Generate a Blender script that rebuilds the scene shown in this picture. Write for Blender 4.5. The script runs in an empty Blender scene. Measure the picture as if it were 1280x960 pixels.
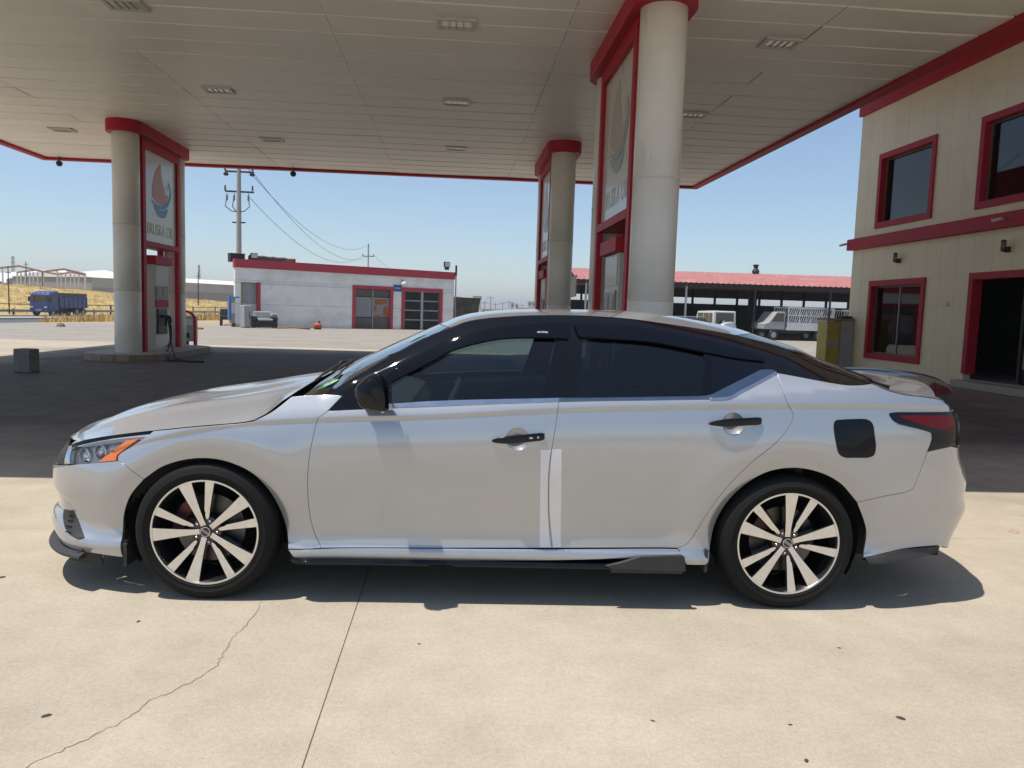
import bpy, bmesh, math, random
import numpy as np
from mathutils import Vector, Matrix
from mathutils.geometry import delaunay_2d_cdt
random.seed(7); np.random.seed(7)
SC = bpy.context.scene
COL = SC.collection
# ------------------------------------------------------------------ camera
F = 960.0; CW, CH = 640.0, 480.0           # focal length and centre in photo pixels
CAM_H = 1.428; PITCH = math.radians(5.42); ROLL = math.radians(1.84)
_cp, _sp = math.cos(PITCH), math.sin(PITCH); _c, _s = math.cos(ROLL), math.sin(ROLL)
FWD = np.array([0, _cp, -_sp]); _r = np.array([1., 0, 0]); _u = np.array([0, _sp, _cp])
RGT = _r*_c + _u*_s; UPV = -_r*_s + _u*_c
EYE = np.array([0, 0, CAM_H])
cd = bpy.data.cameras.new('camera'); cam = bpy.data.objects.new('camera', cd); COL.objects.link(cam)
cd.sensor_width = 36; cd.lens = 36*F/1280; cd.clip_start = .05; cd.clip_end = 6000
cam.matrix_world = Matrix(((RGT[0], UPV[0], -FWD[0], 0), (RGT[1], UPV[1], -FWD[1], 0), (RGT[2], UPV[2], -FWD[2], CAM_H), (0, 0, 0, 1)))
SC.camera = cam
# ------------------------------------------------------------------ sky, sun, exposure
SUN_DIR = Vector((.31, .13, -1)).normalized()        # the way the light travels
w = bpy.data.worlds.new('World'); SC.world = w; w.use_nodes = True
nt = w.node_tree; bg = nt.nodes['Background']
sky = nt.nodes.new('ShaderNodeTexSky'); sky.sky_type = 'NISHITA'; sky.sun_disc = False
sky.sun_elevation = math.asin(-SUN_DIR.z); sky.sun_rotation = math.atan2(-SUN_DIR.x, -SUN_DIR.y)
sky.altitude = 300; sky.air_density = 1.0; sky.dust_density = .35; sky.ozone_density = 2.5
bg.inputs['Strength'].default_value = .105
hz = nt.nodes.new('ShaderNodeMix'); hz.data_type = 'RGBA'; hz.inputs['Factor'].default_value = .18; hz.inputs['B'].default_value = (2.64, 3.66, 4.83, 1)   # thin even dust veil over the clear sky
nt.links.new(sky.outputs[0], hz.inputs['A']); nt.links.new(hz.outputs['Result'], bg.inputs['Color'])
sl = bpy.data.lights.new('sun', 'SUN'); sl.energy = 3.6; sl.angle = math.radians(.53); sl.color = (1, .955, .89)
so = bpy.data.objects.new('sun', sl); COL.objects.link(so); so.rotation_euler = SUN_DIR.to_track_quat('-Z', 'Y').to_euler(); so.location = (-20, -10, 40)
SC.view_settings.view_transform = 'Standard'; SC.view_settings.look = 'None'; SC.view_settings.exposure = 0.45; SC.view_settings.gamma = 1
# ------------------------------------------------------------------ picture -> place
def ray(px, py): return FWD + RGT*(px-CW)/F - UPV*(py-CH)/F
def on_z(px, py, z=0.0):
    d = ray(px, py); return EYE + d*((z-CAM_H)/d[2])
def on_plane(px, py, p0, n):
    d = ray(px, py); n = np.array(n, float); return EYE + d*(((np.array(p0, float)-EYE) @ n)/(d @ n))
def at_depth(px, py, Y):
    d = ray(px, py); return EYE + d*(Y/d[1])
def to_px(P):
    d = np.asarray(P, float)-EYE; z = d @ FWD
    return np.stack([CW + F*(d @ RGT)/z, CH - F*(d @ UPV)/z], -1)
# ------------------------------------------------------------------ materials
MAT = {}
def node(nt, typ, **kw):
    n = nt.nodes.new(typ)
    for k, v in kw.items(): setattr(n, k, v)
    return n
def mat(name, col, rough=.5, metal=0., coat=0., coat_rough=.03, var=0., scale=8., bump=0., bscale=60., spec=.5, obj_var=0., stain=None, sheen=0., stretch=None):
    """Principled material with procedural tone variation (noise), fine bump and optional per-object variation"""
    if name in MAT: return MAT[name]
    m = bpy.data.materials.new(name); m.use_nodes = True; MAT[name] = m
    nt = m.node_tree; b = nt.nodes['Principled BSDF']; L = nt.links.new
    b.inputs['Base Color'].default_value = (*col, 1); b.inputs['Roughness'].default_value = rough
    b.inputs['Metallic'].default_value = metal; b.inputs['Coat Weight'].default_value = coat; b.inputs['Coat Roughness'].default_value = coat_rough
    b.inputs['Specular IOR Level'].default_value = spec
    tc = node(nt, 'ShaderNodeTexCoord'); vec = tc.outputs['Object']
    if stretch:
        mp = node(nt, 'ShaderNodeMapping'); mp.inputs['Scale'].default_value = stretch; L(vec, mp.inputs['Vector']); vec = mp.outputs[0]
    cur = None
    if var > 0:
        n1 = node(nt, 'ShaderNodeTexNoise'); n1.inputs['Scale'].default_value = scale; n1.inputs['Detail'].default_value = 8; n1.inputs['Roughness'].default_value = .62
        L(vec, n1.inputs['Vector'])
        mr = node(nt, 'ShaderNodeMapRange'); mr.inputs['From Min'].default_value = .25; mr.inputs['From Max'].default_value = .75
        mr.inputs['To Min'].default_value = 1-var; mr.inputs['To Max'].default_value = 1+var
        L(n1.outputs['Fac'], mr.inputs['Value'])
        fac = mr.outputs[0]
        if obj_var > 0:
            oi = node(nt, 'ShaderNodeObjectInfo'); m2 = node(nt, 'ShaderNodeMapRange')
            m2.inputs['To Min'].default_value = 1-obj_var; m2.inputs['To Max'].default_value = 1+obj_var; L(oi.outputs['Random'], m2.inputs['Value'])
            mm = node(nt, 'ShaderNodeMath', operation='MULTIPLY'); L(fac, mm.inputs[0]); L(m2.outputs[0], mm.inputs[1]); fac = mm.outputs[0]
        vm = node(nt, 'ShaderNodeVectorMath', operation='SCALE'); vm.inputs[0].default_value = col
        L(fac, vm.inputs['Scale']); cur = vm.outputs[0]
        rr = node(nt, 'ShaderNodeMapRange'); rr.inputs['To Min'].default_value = max(rough-.1, .02); rr.inputs['To Max'].default_value = min(rough+.1, 1); L(n1.outputs['Fac'], rr.inputs['Value']); L(rr.outputs[0], b.inputs['Roughness'])
    if stain:
        scol, sscale, lo, hi, sstr = stain
        n3 = node(nt, 'ShaderNodeTexNoise'); n3.inputs['Scale'].default_value = sscale; n3.inputs['Detail'].default_value = 6; n3.inputs['Roughness'].default_value = .7
        if sstr:
            mp2 = node(nt, 'ShaderNodeMapping'); mp2.inputs['Scale'].default_value = sstr; L(tc.outputs['Object'], mp2.inputs['Vector']); L(mp2.outputs[0], n3.inputs['Vector'])
        else: L(vec, n3.inputs['Vector'])
        r3 = node(nt, 'ShaderNodeMapRange'); r3.inputs['From Min'].default_value = lo; r3.inputs['From Max'].default_value = hi; L(n3.outputs['Fac'], r3.inputs['Value'])
        mx = node(nt, 'ShaderNodeMix', data_type='RGBA'); mx.inputs['B'].default_value = (*scol, 1)
        L(r3.outputs[0], mx.inputs['Factor'])
        if cur is not None: L(cur, mx.inputs['A'])
        else: mx.inputs['A'].default_value = (*col, 1)
        cur = mx.outputs['Result']
    if cur is not None: L(cur, b.inputs['Base Color'])
    if bump > 0:
        n2 = node(nt, 'ShaderNodeTexNoise'); n2.inputs['Scale'].default_value = bscale; n2.inputs['Detail'].default_value = 5
        L(vec, n2.inputs['Vector'])
        bp = node(nt, 'ShaderNodeBump'); bp.inputs['Strength'].default_value = bump; bp.inputs['Distance'].default_value = .02
        L(n2.outputs['Fac'], bp.inputs['Height']); L(bp.outputs[0], b.inputs['Normal'])
    return m
def glass(name, tint, refl=1.0, rough=0.0):
    """thin tinted pane: transparent tint under a fresnel reflection"""
    m = bpy.data.materials.new(name); m.use_nodes = True; MAT[name] = m; nt = m.node_tree; L = nt.links.new
    for n in list(nt.nodes): nt.nodes.remove(n)
    o = node(nt, 'ShaderNodeOutputMaterial'); t = node(nt, 'ShaderNodeBsdfTransparent'); t.inputs[0].default_value = (*tint, 1)
    g = node(nt, 'ShaderNodeBsdfGlossy'); g.inputs['Roughness'].default_value = rough; g.inputs[0].default_value = (1, 1, 1, 1)
    fr = node(nt, 'ShaderNodeFresnel'); fr.inputs['IOR'].default_value = 1.5
    mu = node(nt, 'ShaderNodeMath', operation='MULTIPLY'); mu.inputs[1].default_value = refl; mu.use_clamp = True
    mx = node(nt, 'ShaderNodeMixShader'); L(fr.outputs[0], mu.inputs[0]); L(mu.outputs[0], mx.inputs[0]); L(t.outputs[0], mx.inputs[1]); L(g.outputs[0], mx.inputs[2]); L(mx.outputs[0], o.inputs[0])
    return m
# ------------------------------------------------------------------ objects
def thing(name, label, cat, loc=(0, 0, 0), rz=0., group=None):
    o = bpy.data.objects.new(name, None); COL.objects.link(o); o.empty_display_size = .2
    o.location = loc; o.rotation_euler = (0, 0, rz); o['label'] = label; o['category'] = cat
    if group: o['group'] = group
    return o
def tag(o, label, cat, group=None):
    o['label'] = label; o['category'] = cat
    if group: o['group'] = group
    return o
def obj(name, V, Fc, m, parent=None, smooth=False, normals=None, kind=None, bevel=0.):
    me = bpy.data.meshes.new(name); me.from_pydata([tuple(map(float, v)) for v in V], [], [tuple(int(i) for i in f) for f in Fc]); me.update()
    if m is not None: me.materials.append(m)
    if smooth or normals is not None: me.polygons.foreach_set('use_smooth', [True]*len(me.polygons))
    if normals is not None: me.normals_split_custom_set_from_vertices([tuple(map(float, n)) for n in normals])
    o = bpy.data.objects.new(name, me); COL.objects.link(o); o.parent = parent
    if kind: o['kind'] = kind
    if bevel:
        md = o.modifiers.new('bevel', 'BEVEL'); md.width = bevel; md.segments = 2; md.limit_method = 'ANGLE'
    return o
class MB:
    """collects simple shapes for one mesh"""
    def __init__(s): s.V = []; s.F = []
    def add(s, V, Fc):
        n = len(s.V); s.V += [tuple(map(float, v)) for v in V]; s.F += [tuple(int(i)+n for i in f) for f in Fc]; return s
    def box(s, a, b, M=None):
        x0, y0, z0 = a; x1, y1, z1 = b
        V = [(x0, y0, z0), (x1, y0, z0), (x1, y1, z0), (x0, y1, z0), (x0, y0, z1), (x1, y0, z1), (x1, y1, z1), (x0, y1, z1)]
        if M is not None: V = [tuple(M @ Vector(v)) for v in V]
        return s.add(V, [(0, 3, 2, 1), (4, 5, 6, 7), (0, 1, 5, 4), (1, 2, 6, 5), (2, 3, 7, 6), (3, 0, 4, 7)])
    def bar(s, p, q, r, n=8, r2=None, caps=True):
        p = Vector(p); q = Vector(q); d = (q-p); 
        if d.length < 1e-6: return s
        t = d.normalized(); a = t.orthogonal().normalized(); b = t.cross(a); r2 = r if r2 is None else r2
        V = [p+(a*math.cos(2*math.pi*i/n)+b*math.sin(2*math.pi*i/n))*r for i in range(n)] + [q+(a*math.cos(2*math.pi*i/n)+b*math.sin(2*math.pi*i/n))*r2 for i in range(n)]
        Fc = [(i, (i+1) % n, n+(i+1) % n, n+i) for i in range(n)]
        if caps: Fc += [tuple(reversed(range(n))), tuple(range(n, 2*n))]
        return s.add(V, Fc)
    def beam(s, p, q, w, h):
        p = Vector(p); q = Vector(q); t = (q-p).normalized(); up = Vector((0, 0, 1)) if abs(t.z) < .95 else Vector((0, 1, 0))
        a = t.cross(up).normalized()*w/2; b = a.cross(t).normalized()*h/2
        V = [c+x*a+y*b for c in (p, q) for x, y in ((-1, -1), (1, -1), (1, 1), (-1, 1))]
        return s.add(V, [(0, 3, 2, 1), (4, 5, 6, 7), (0, 1, 5, 4), (1, 2, 6, 5), (2, 3, 7, 6), (3, 0, 4, 7)])
    def tube(s, pts, r, n=8):
        pts = [Vector(p) for p in pts]; V = []; Fc = []; m = len(pts); a = None
        for i, p in enumerate(pts):
            t = (pts[min(i+1, m-1)]-pts[max(i-1, 0)]).normalized()
            a = t.orthogonal().normalized() if a is None else (a-t*a.dot(t)).normalized()
            b = t.cross(a); rr = r[i] if hasattr(r, '__len__') else r
            V += [p+(a*math.cos(2*math.pi*k/n)+b*math.sin(2*math.pi*k/n))*rr for k in range(n)]
        for i in range(m-1):
            Fc += [(i*n+k, i*n+(k+1) % n, (i+1)*n+(k+1) % n, (i+1)*n+k) for k in range(n)]
        Fc += [tuple(reversed(range(n))), tuple(range((m-1)*n, m*n))]
        return s.add(V, Fc)
    def lathe(s, prof, n=32, c=(0, 0, 0), axis='z', close=False):
        """prof: (radius, height)"""
        V = []; Fc = []; k = len(prof)
        for i in range(n):
            a = 2*math.pi*i/n
            for r, h in prof:
                if axis == 'z': V.append((c[0]+r*math.cos(a), c[1]+r*math.sin(a), c[2]+h))
                elif axis == 'y': V.append((c[0]+r*math.cos(a), c[1]+h, c[2]+r*math.sin(a)))
                else: V.append((c[0]+h, c[1]+r*math.cos(a), c[2]+r*math.sin(a)))
        for i in range(n):
            j = (i+1) % n
            for q in range(k-1 if not close else k):
                Fc.append((i*k+q, j*k+q, j*k+(q+1) % k, i*k+(q+1) % k))
        return s.add(V, Fc)
    def prism(s, poly, h, M=None, z0=0.):
        n = len(poly); V = [(x, y, z0) for x, y in poly]+[(x, y, z0+h) for x, y in poly]
        if M is not None: V = [tuple(M @ Vector(v)) for v in V]
        return s.add(V, [tuple(reversed(range(n))), tuple(range(n, 2*n))]+[(i, (i+1) % n, n+(i+1) % n, n+i) for i in range(n)])
    def build(s, name, m, parent=None, smooth=False, bevel=0., kind=None): return obj(name, s.V, s.F, m, parent, smooth, None, kind, bevel)
def autosmooth(o, ang=35):
    me = o.data; me.polygons.foreach_set('use_smooth', [True]*len(me.polygons))
    bm = bmesh.new(); bm.from_mesh(me); bmesh.ops.remove_doubles(bm, verts=bm.verts, dist=1e-5); bmesh.ops.recalc_face_normals(bm, faces=bm.faces)
    for e in bm.edges: e.smooth = e.is_manifold and len(e.link_faces) == 2 and e.calc_face_angle(0) < math.radians(ang)
    bm.to_mesh(me); bm.free(); return o
def copy_tree(o, parent=None):
    c = o.copy(); COL.objects.link(c); c.parent = parent
    for ch in [x for x in bpy.data.objects if x.parent == o]: copy_tree(ch, c)
    return c
def rot(v, a): return (v[0]*math.cos(a)-v[1]*math.sin(a), v[0]*math.sin(a)+v[1]*math.cos(a))
def text_mesh(name, body, size, m, parent, M, extrude=.002):
    cu = bpy.data.curves.new(name, 'FONT'); cu.body = body; cu.size = size; cu.extrude = extrude; cu.align_x = 'CENTER'; cu.align_y = 'CENTER'
    t = bpy.data.objects.new(name+'_tmp', cu); COL.objects.link(t)
    me = bpy.data.meshes.new_from_object(t.evaluated_get(bpy.context.evaluated_depsgraph_get())); bpy.data.objects.remove(t)
    me.materials.clear(); me.materials.append(m); o = bpy.data.objects.new(name, me); COL.objects.link(o); o.parent = parent; o.matrix_local = M
    return o
# ------------------------------------------------------------------ environment materials
def concrete(name, col, canopy_shade=False):
    m = bpy.data.materials.new(name); m.use_nodes = True; MAT[name] = m; nt = m.node_tree; L = nt.links.new; b = nt.nodes['Principled BSDF']
    tc = node(nt, 'ShaderNodeNewGeometry'); v = tc.outputs['Position']
    def noise(sc, det, ro, w=None):
        n = node(nt, 'ShaderNodeTexNoise'); n.inputs['Scale'].default_value = sc; n.inputs['Detail'].default_value = det; n.inputs['Roughness'].default_value = ro; L(v, n.inputs['Vector']); return n.outputs['Fac']
    def rng(x, a, b_, c, d):
        r = node(nt, 'ShaderNodeMapRange'); r.inputs['From Min'].default_value = a; r.inputs['From Max'].default_value = b_; r.inputs['To Min'].default_value = c; r.inputs['To Max'].default_value = d; L(x, r.inputs['Value']); return r.outputs[0]
    def mul(a, b_):
        r = node(nt, 'ShaderNodeMath', operation='MULTIPLY'); L(a, r.inputs[0]); L(b_, r.inputs[1]); return r.outputs[0]
    big = rng(noise(.55, 5, .6), .3, .7, .88, 1.11); mid = rng(noise(3.5, 8, .68), .25, .75, .88, 1.12); fine = rng(noise(48, 6, .78), .25, .75, .83, 1.17); grit = rng(noise(210, 3, .6), .3, .7, .82, 1.18)
    f = mul(mul(big, mid), mul(fine, grit))
    # dark pits and speckles
    vo = node(nt, 'ShaderNodeTexVoronoi'); vo.inputs['Scale'].default_value = 26; vo.inputs['Randomness'].default_value = 1; L(v, vo.inputs['Vector'])
    pit = rng(vo.outputs['Distance'], .035, .085, .45, 1.0); wn = rng(noise(9, 3, .5), .50, .60, 0, 1)
    mxp = node(nt, 'ShaderNodeMix'); mxp.inputs[2].default_value = 1.0; L(wn, mxp.inputs[0]); L(pit, mxp.inputs[3]); f = mul(f, mxp.outputs[0])
    vm = node(nt, 'ShaderNodeVectorMath', operation='SCALE'); vm.inputs[0].default_value = col; L(f, vm.inputs['Scale'])
    dark = rng(noise(1.1, 7, .72), .58, .78, 0, .30); mx = node(nt, 'ShaderNodeMix', data_type='RGBA'); mx.inputs['B'].default_value = (col[0]*.55, col[1]*.57, col[2]*.62, 1); L(dark, mx.inputs['Factor']); L(vm.outputs[0], mx.inputs['A'])
    lite = rng(noise(.8, 8, .75), .56, .78, 0, .60); mx2 = node(nt, 'ShaderNodeMix', data_type='RGBA'); mx2.inputs['B'].default_value = (min(col[0]*1.25, .8), min(col[1]*1.28, .8), min(col[2]*1.35, .8), 1); L(lite, mx2.inputs['Factor']); L(mx.outputs['Result'], mx2.inputs['A'])
    last = mx2.outputs['Result']
    if canopy_shade:      # deeper canopy shade painted into the slab colour (site axes u, v)
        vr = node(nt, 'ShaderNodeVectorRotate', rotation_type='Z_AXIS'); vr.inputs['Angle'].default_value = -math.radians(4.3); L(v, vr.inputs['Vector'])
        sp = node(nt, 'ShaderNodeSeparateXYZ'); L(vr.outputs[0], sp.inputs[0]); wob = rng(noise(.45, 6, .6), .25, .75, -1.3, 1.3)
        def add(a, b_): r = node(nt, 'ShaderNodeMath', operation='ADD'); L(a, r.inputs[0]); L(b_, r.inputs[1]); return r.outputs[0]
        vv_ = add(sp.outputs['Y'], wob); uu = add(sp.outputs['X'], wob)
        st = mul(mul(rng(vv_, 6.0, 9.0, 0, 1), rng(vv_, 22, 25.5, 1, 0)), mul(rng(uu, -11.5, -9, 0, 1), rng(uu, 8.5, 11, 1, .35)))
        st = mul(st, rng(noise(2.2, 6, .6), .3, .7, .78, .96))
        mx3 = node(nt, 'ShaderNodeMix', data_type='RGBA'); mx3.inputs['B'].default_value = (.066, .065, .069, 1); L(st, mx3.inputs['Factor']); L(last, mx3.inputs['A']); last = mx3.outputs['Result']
    L(last, b.inputs['Base Color']); b.inputs['Roughness'].default_value = .82; b.inputs['Specular IOR Level'].default_value = .3
    bp = node(nt, 'ShaderNodeBump'); bp.inputs['Strength'].default_value = .35; bp.inputs['Distance'].default_value = .006; L(noise(110, 5, .7), bp.inputs['Height']); L(bp.outputs[0], b.inputs['Normal'])
    return m
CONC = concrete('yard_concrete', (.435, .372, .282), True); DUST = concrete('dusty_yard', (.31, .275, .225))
JOINT = mat('joint_filler', (.17, .145, .115), .9, var=.3, scale=20)
EARTH = mat('dry_earth', (.36, .28, .18), .95, var=.25, scale=.05, stain=((.42, .31, .14), .02, .4, .6, None))
GRASS = mat('dry_grass_field', (.47, .33, .11), .95, var=.35, scale=.35, stain=((.33, .22, .09), .12, .45, .7, None), bump=.6, bscale=2.5)
ASPH = mat('asphalt', (.085, .09, .10), .85, var=.2, scale=.8)
SOFF = mat('soffit_panel', (.85, .80, .71), .42, var=.05, scale=1.6, obj_var=.035, stain=((.52, .47, .40), .5, .60, .85, None))
SOFB = mat('soffit_backing', (.05, .045, .04), .9)
SRED = mat('sign_red', (.42, .020, .034), .5, 0, 0., .08, spec=.18, var=.10, scale=2.5)
ALUC = mat('column_cladding', (.72, .69, .63), .34, var=.07, scale=2.0, stain=((.26, .20, .14), 1.6, .60, .95, (2.2, 2.2, .35)))
TILE = mat('kerb_tile', (.26, .19, .14), .55, var=.3, scale=9, obj_var=.12)
KTOP = mat('kerb_top', (.36, .34, .30), .8, var=.15, scale=6)
FACA = mat('facade_panel', (.80, .68, .42), .45, var=.05, scale=1.2, obj_var=.03, stain=((.62, .52, .34), .8, .62, .9, None))
SEAL = mat('pale_sealant', (.62, .58, .50), .7, var=.1, scale=10)
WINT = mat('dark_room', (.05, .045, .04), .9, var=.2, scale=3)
PANE = glass('tinted_window', (.40, .36, .31), .95)
PLST = mat('white_plaster', (.82, .79, .74), .88, var=.08, scale=1.2, bump=.15, bscale=30, stain=((.50, .47, .42), .5, .50, .80, (.7, .7, 1.6)))
STEEL = mat('grey_steel', (.30, .30, .29), .5, .6, var=.2, scale=6)
RUST = mat('rusty_door', (.42, .42, .42), .7, .1, var=.1, scale=3)
GALV = mat('galvanised', (.42, .43, .44), .45, .8, var=.15, scale=5)
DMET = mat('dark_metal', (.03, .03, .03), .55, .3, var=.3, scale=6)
RROOF = mat('red_sheet_roof', (.44, .16, .135), .55, .1, var=.16, scale=1.2, stain=((.60, .40, .34), .7, .55, .8, None))
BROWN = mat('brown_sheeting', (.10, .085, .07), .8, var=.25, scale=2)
BLUEP = mat('blue_truck_paint', (.022, .05, .18), .35, 0, .5, .1, var=.15, scale=2)
WHTP = mat('white_car_paint', (.66, .66, .64), .4, 0, .4, .1, var=.1, scale=3)
GREYP = mat('grey_paint', (.34, .34, .335), .5, var=.15, scale=6)
BLKP = mat('black_vinyl', (.02, .02, .021), .5, var=.3, scale=10)
GLSD = mat('dark_glass', (.02, .026, .03), .06, 0, 1., .02)
FARW = mat('far_white', (.66, .63, .58), .8, var=.08, scale=.1); FARG = mat('far_grey_wall', (.27, .26, .25), .9, var=.15, scale=.15); FARR = mat('far_white_roof', (.75, .75, .75), .6, var=.04, scale=.2)
# ================================================================== GROUND AND TERRAIN
TH = math.radians(4.3); UX = np.array([math.cos(TH), math.sin(TH), 0]); VX = np.array([-math.sin(TH), math.cos(TH), 0])
def S(u, v, z=0.): return tuple(u*UX+v*VX+np.array([0, 0, z]))
SM = Matrix.Rotation(TH, 4, 'Z')                       # site frame (station axes) -> world
def site(P): P = np.asarray(P); return float(P @ UX), float(P @ VX)
def on_u(px, py, u):
    P = on_plane(px, py, u*UX, UX); return float(P @ VX), float(P[2])        # (v, z) on the plane u = const
def on_v(px, py, v):
    P = on_plane(px, py, v*VX, VX); return float(P @ UX), float(P[2])
def rroad(X, Y): return -((X+51)*.99-Y*.139)
def sstep(a, b, x): t = np.clip((x-a)/(b-a), 0, 1); return t*t*(3-2*t)
def zt(X, Y):
    r = rroad(X, Y); top = np.clip(3.2-(Y-130)*.025, -1.0, 5)
    z = -.95*sstep(-20, -1.5, r) + (top+.95)*sstep(23, 56, r)*(1-.75*sstep(75, 160, r))
    berm = .75*sstep(26, 40, -X*0+(X+55)*1.0)*0
    return z*sstep(16, 30, Y)
gxs = np.concatenate([[-2500, -1500, -900, -500], np.linspace(-320, -16, 120), np.linspace(-8, 80, 10), [140, 300, 700, 1500, 2500]])
gys = np.concatenate([[-400, -120, -40, 0, 16], np.linspace(20, 260, 110), [300, 360, 450, 600, 900, 1500, 2500, 4000]])
GX, GY = np.meshgrid(gxs, gys, indexing='ij'); GZ = zt(GX, GY)-.03
far = (GX < -320) | (GY > 260); GZ = np.where(far, np.minimum(GZ, 0.)-.4, GZ)
rr = rroad(GX, GY); GZ = GZ + (rr > 25)*~far*(.22*np.sin(GX*.9+GY*.35)*np.sin(GY*.55-GX*.2)+.16*np.random.rand(*GX.shape))
GZ = np.where((rr > -1.5) & (rr < 23.5) & ~far, np.minimum(GZ, -1.02), GZ)
nI, nJ = GX.shape
Vg = np.stack([GX, GY, GZ], -1).reshape(-1, 3); Fg = [(i*nJ+j, (i+1)*nJ+j, (i+1)*nJ+j+1, i*nJ+j+1) for i in range(nI-1) for j in range(nJ-1)]
g = obj('ground', Vg, Fg, EARTH, None, True, kind='structure'); g.data.materials.append(GRASS)
for p in g.data.polygons:
    c = p.center
    if rroad(c.x, c.y) > 22.5 or (c.y > 75 and c.x < -8): p.material_index = 1
# service yard sheet
yp = [(-70, -60), (70, -60), (70, 110), (20, 110), (0, 72), (-14, 62), (-22.6, 47), (-27, 38), (-36, 20), (-60, 0)]
obj('service_yard', [(x, y, -.008) for x, y in yp], [tuple(range(len(yp)))], DUST, None, kind='structure')
# concrete forecourt slabs, joints recessed
fore = obj('forecourt', [S(-15.6, -6.2, -.0045), S(11, -6.2, -.0045), S(11, 26.2, -.0045), S(-15.6, 26.2, -.0045)], [(0, 1, 2, 3)], JOINT, None, kind='structure')
ul = [-15.44, -10.44, -5.44, -.44, 4.56, 9.0, 10.9]; vl = [-5.9, -2.0, 2.0-1.43, 4.82, 9.0, 13.33, 17.6, 21.85, 26.1]
for i in range(len(ul)-1):
    for j in range(len(vl)-1):
        g_ = .0020; dz = random.uniform(-.0006, .0006)
        u0, u1, v0, v1 = ul[i]+g_, ul[i+1]-g_, vl[j]+g_, vl[j+1]-g_
        mb = MB(); b_ = .0015
        V = [S(u0, v0, -.02), S(u1, v0, -.02), S(u1, v1, -.02), S(u0, v1, -.02), S(u0, v0, -b_), S(u1, v0, -b_), S(u1, v1, -b_), S(u0, v1, -b_), S(u0+b_, v0+b_, dz), S(u1-b_, v0+b_, dz), S(u1-b_, v1-b_, dz), S(u0+b_, v1-b_, dz)]
        Fq = [(8, 9, 10, 11)]+[(q, (q+1) % 4, 4+(q+1) % 4, 4+q) for q in range(4)]+[(4+q, 4+(q+1) % 4, 8+(q+1) % 4, 8+q) for q in range(4)]
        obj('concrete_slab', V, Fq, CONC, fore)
# the wandering crack
cp = catmull_pts = [on_z(*p) for p in ((328, 748), (320, 766), (305, 785), (288, 800), (277, 822), (272, 832), (245, 850), (206, 868), (186, 876), (160, 898), (120, 918), (86, 935), (40, 955), (0, 975))]
V = []; Fc = []; pts = []
for a, b in zip(cp[:-1], cp[1:]):
    for t in np.linspace(0, 1, 6)[:-1]: pts.append(a+(b-a)*t+np.array([random.gauss(0, .004), random.gauss(0, .004), 0]))
for i, p in enumerate(pts):
    q = pts[min(i+1, len(pts)-1)]-pts[max(i-1, 0)]; n_ = np.array([-q[1], q[0], 0]); n_ /= np.linalg.norm(n_)+1e-9; w_ = random.uniform(.0007, .0022)
    V += [p+n_*w_+np.array([0, 0, .0014]), p-n_*w_+np.array([0, 0, .0014])]
Fc = [(2*i, 2*i+1, 2*i+3, 2*i+2) for i in range(len(pts)-1)]
obj('crack', V, Fc, JOINT, fore)
cm = [on_z(*p) for p in ((1261, 664.5), (1266, 663), (1274, 665.5), (1270, 667.5), (1262, 665.5))]; V = []
for i, p in enumerate(cm):
    q = cm[min(i+1, 4)]-cm[max(i-1, 0)]; n_ = np.array([-q[1], q[0], 0]); n_ /= np.linalg.norm(n_); V += [p+n_*.004+np.array([0, 0, .0014]), p-n_*.004+np.array([0, 0, .0014])]
obj('chalk_mark', V, [(2*i, 2*i+1, 2*i+3, 2*i+2) for i in range(4)], mat('pink_chalk', (.55, .10, .13), .9), fore)
# dual carriageway
def rp(r, y, z): # point at road offset r, depth y
    X = (-r+y*.139)/.99-51; return (X, y, z)
ys = np.linspace(-60, 320, 60)
def strip(name, r0, r1, z, m, kind='structure'):
    V = [q for y in ys for q in (rp(r0, y, z), rp(r1, y, z))]; return obj(name, V, [(2*i, 2*i+2, 2*i+3, 2*i+1) for i in range(len(ys)-1)], m, None, kind=kind)
strip('road', 0, 9, -.95, ASPH); strip('road', 12, 21.8, -.95, ASPH)
V = []; 
for y in ys: V += [rp(9, y, -1.0), rp(9, y, -.80), rp(12, y, -.80), rp(12, y, -1.0)]
obj('median_kerb', V, [(4*i+k, 4*i+4+k, 4*i+5+k, 4*i+1+k) for i in range(len(ys)-1) for k in range(3)], mat('median_concrete', (.46, .40, .31), .9, var=.15, scale=.5), None, kind='structure')
# dry weeds between the yard and the road
def tufts(name, pts, hgt, m, n_blade, label=None):
    V = []; Fc = []
    for x, y, z in pts:
        for k in range(n_blade):
            a = random.uniform(0, 6.28); h = hgt*random.uniform(.4, 1.1); w_ = h*.08; lx, ly = math.cos(a), math.sin(a); ox, oy = random.gauss(0, hgt*.3), random.gauss(0, hgt*.3); le = h*random.uniform(.1, .6)
            i = len(V); V += [(x+ox-ly*w_, y+oy+lx*w_, z), (x+ox+ly*w_, y+oy-lx*w_, z), (x+ox+lx*le, y+oy+ly*le, z+h)]; Fc.append((i, i+1, i+2))
    o = obj(name, V, Fc, m, None, kind='stuff'); return o
pts = []
while len(pts) < 5200:
    y = random.uniform(46, 118); x = random.uniform(-60, -10); r = rroad(x, y)
    if -19 < r < -1.0 and x/y > -.62+.0*y and random.random() < min(1, max(0, (x/y+.62)/.12)+.04): pts.append((x, y, float(zt(np.array(x), np.array(y)))-.02))
WEED = mat('straw', (.50, .35, .14), .9, var=.4, scale=.4)
w_ = tufts('dry_weeds', pts, .62, WEED, 6); tag(w_, 'straw-coloured dry weeds on the verge between the yard and the road', 'weeds')
pts = []
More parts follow.
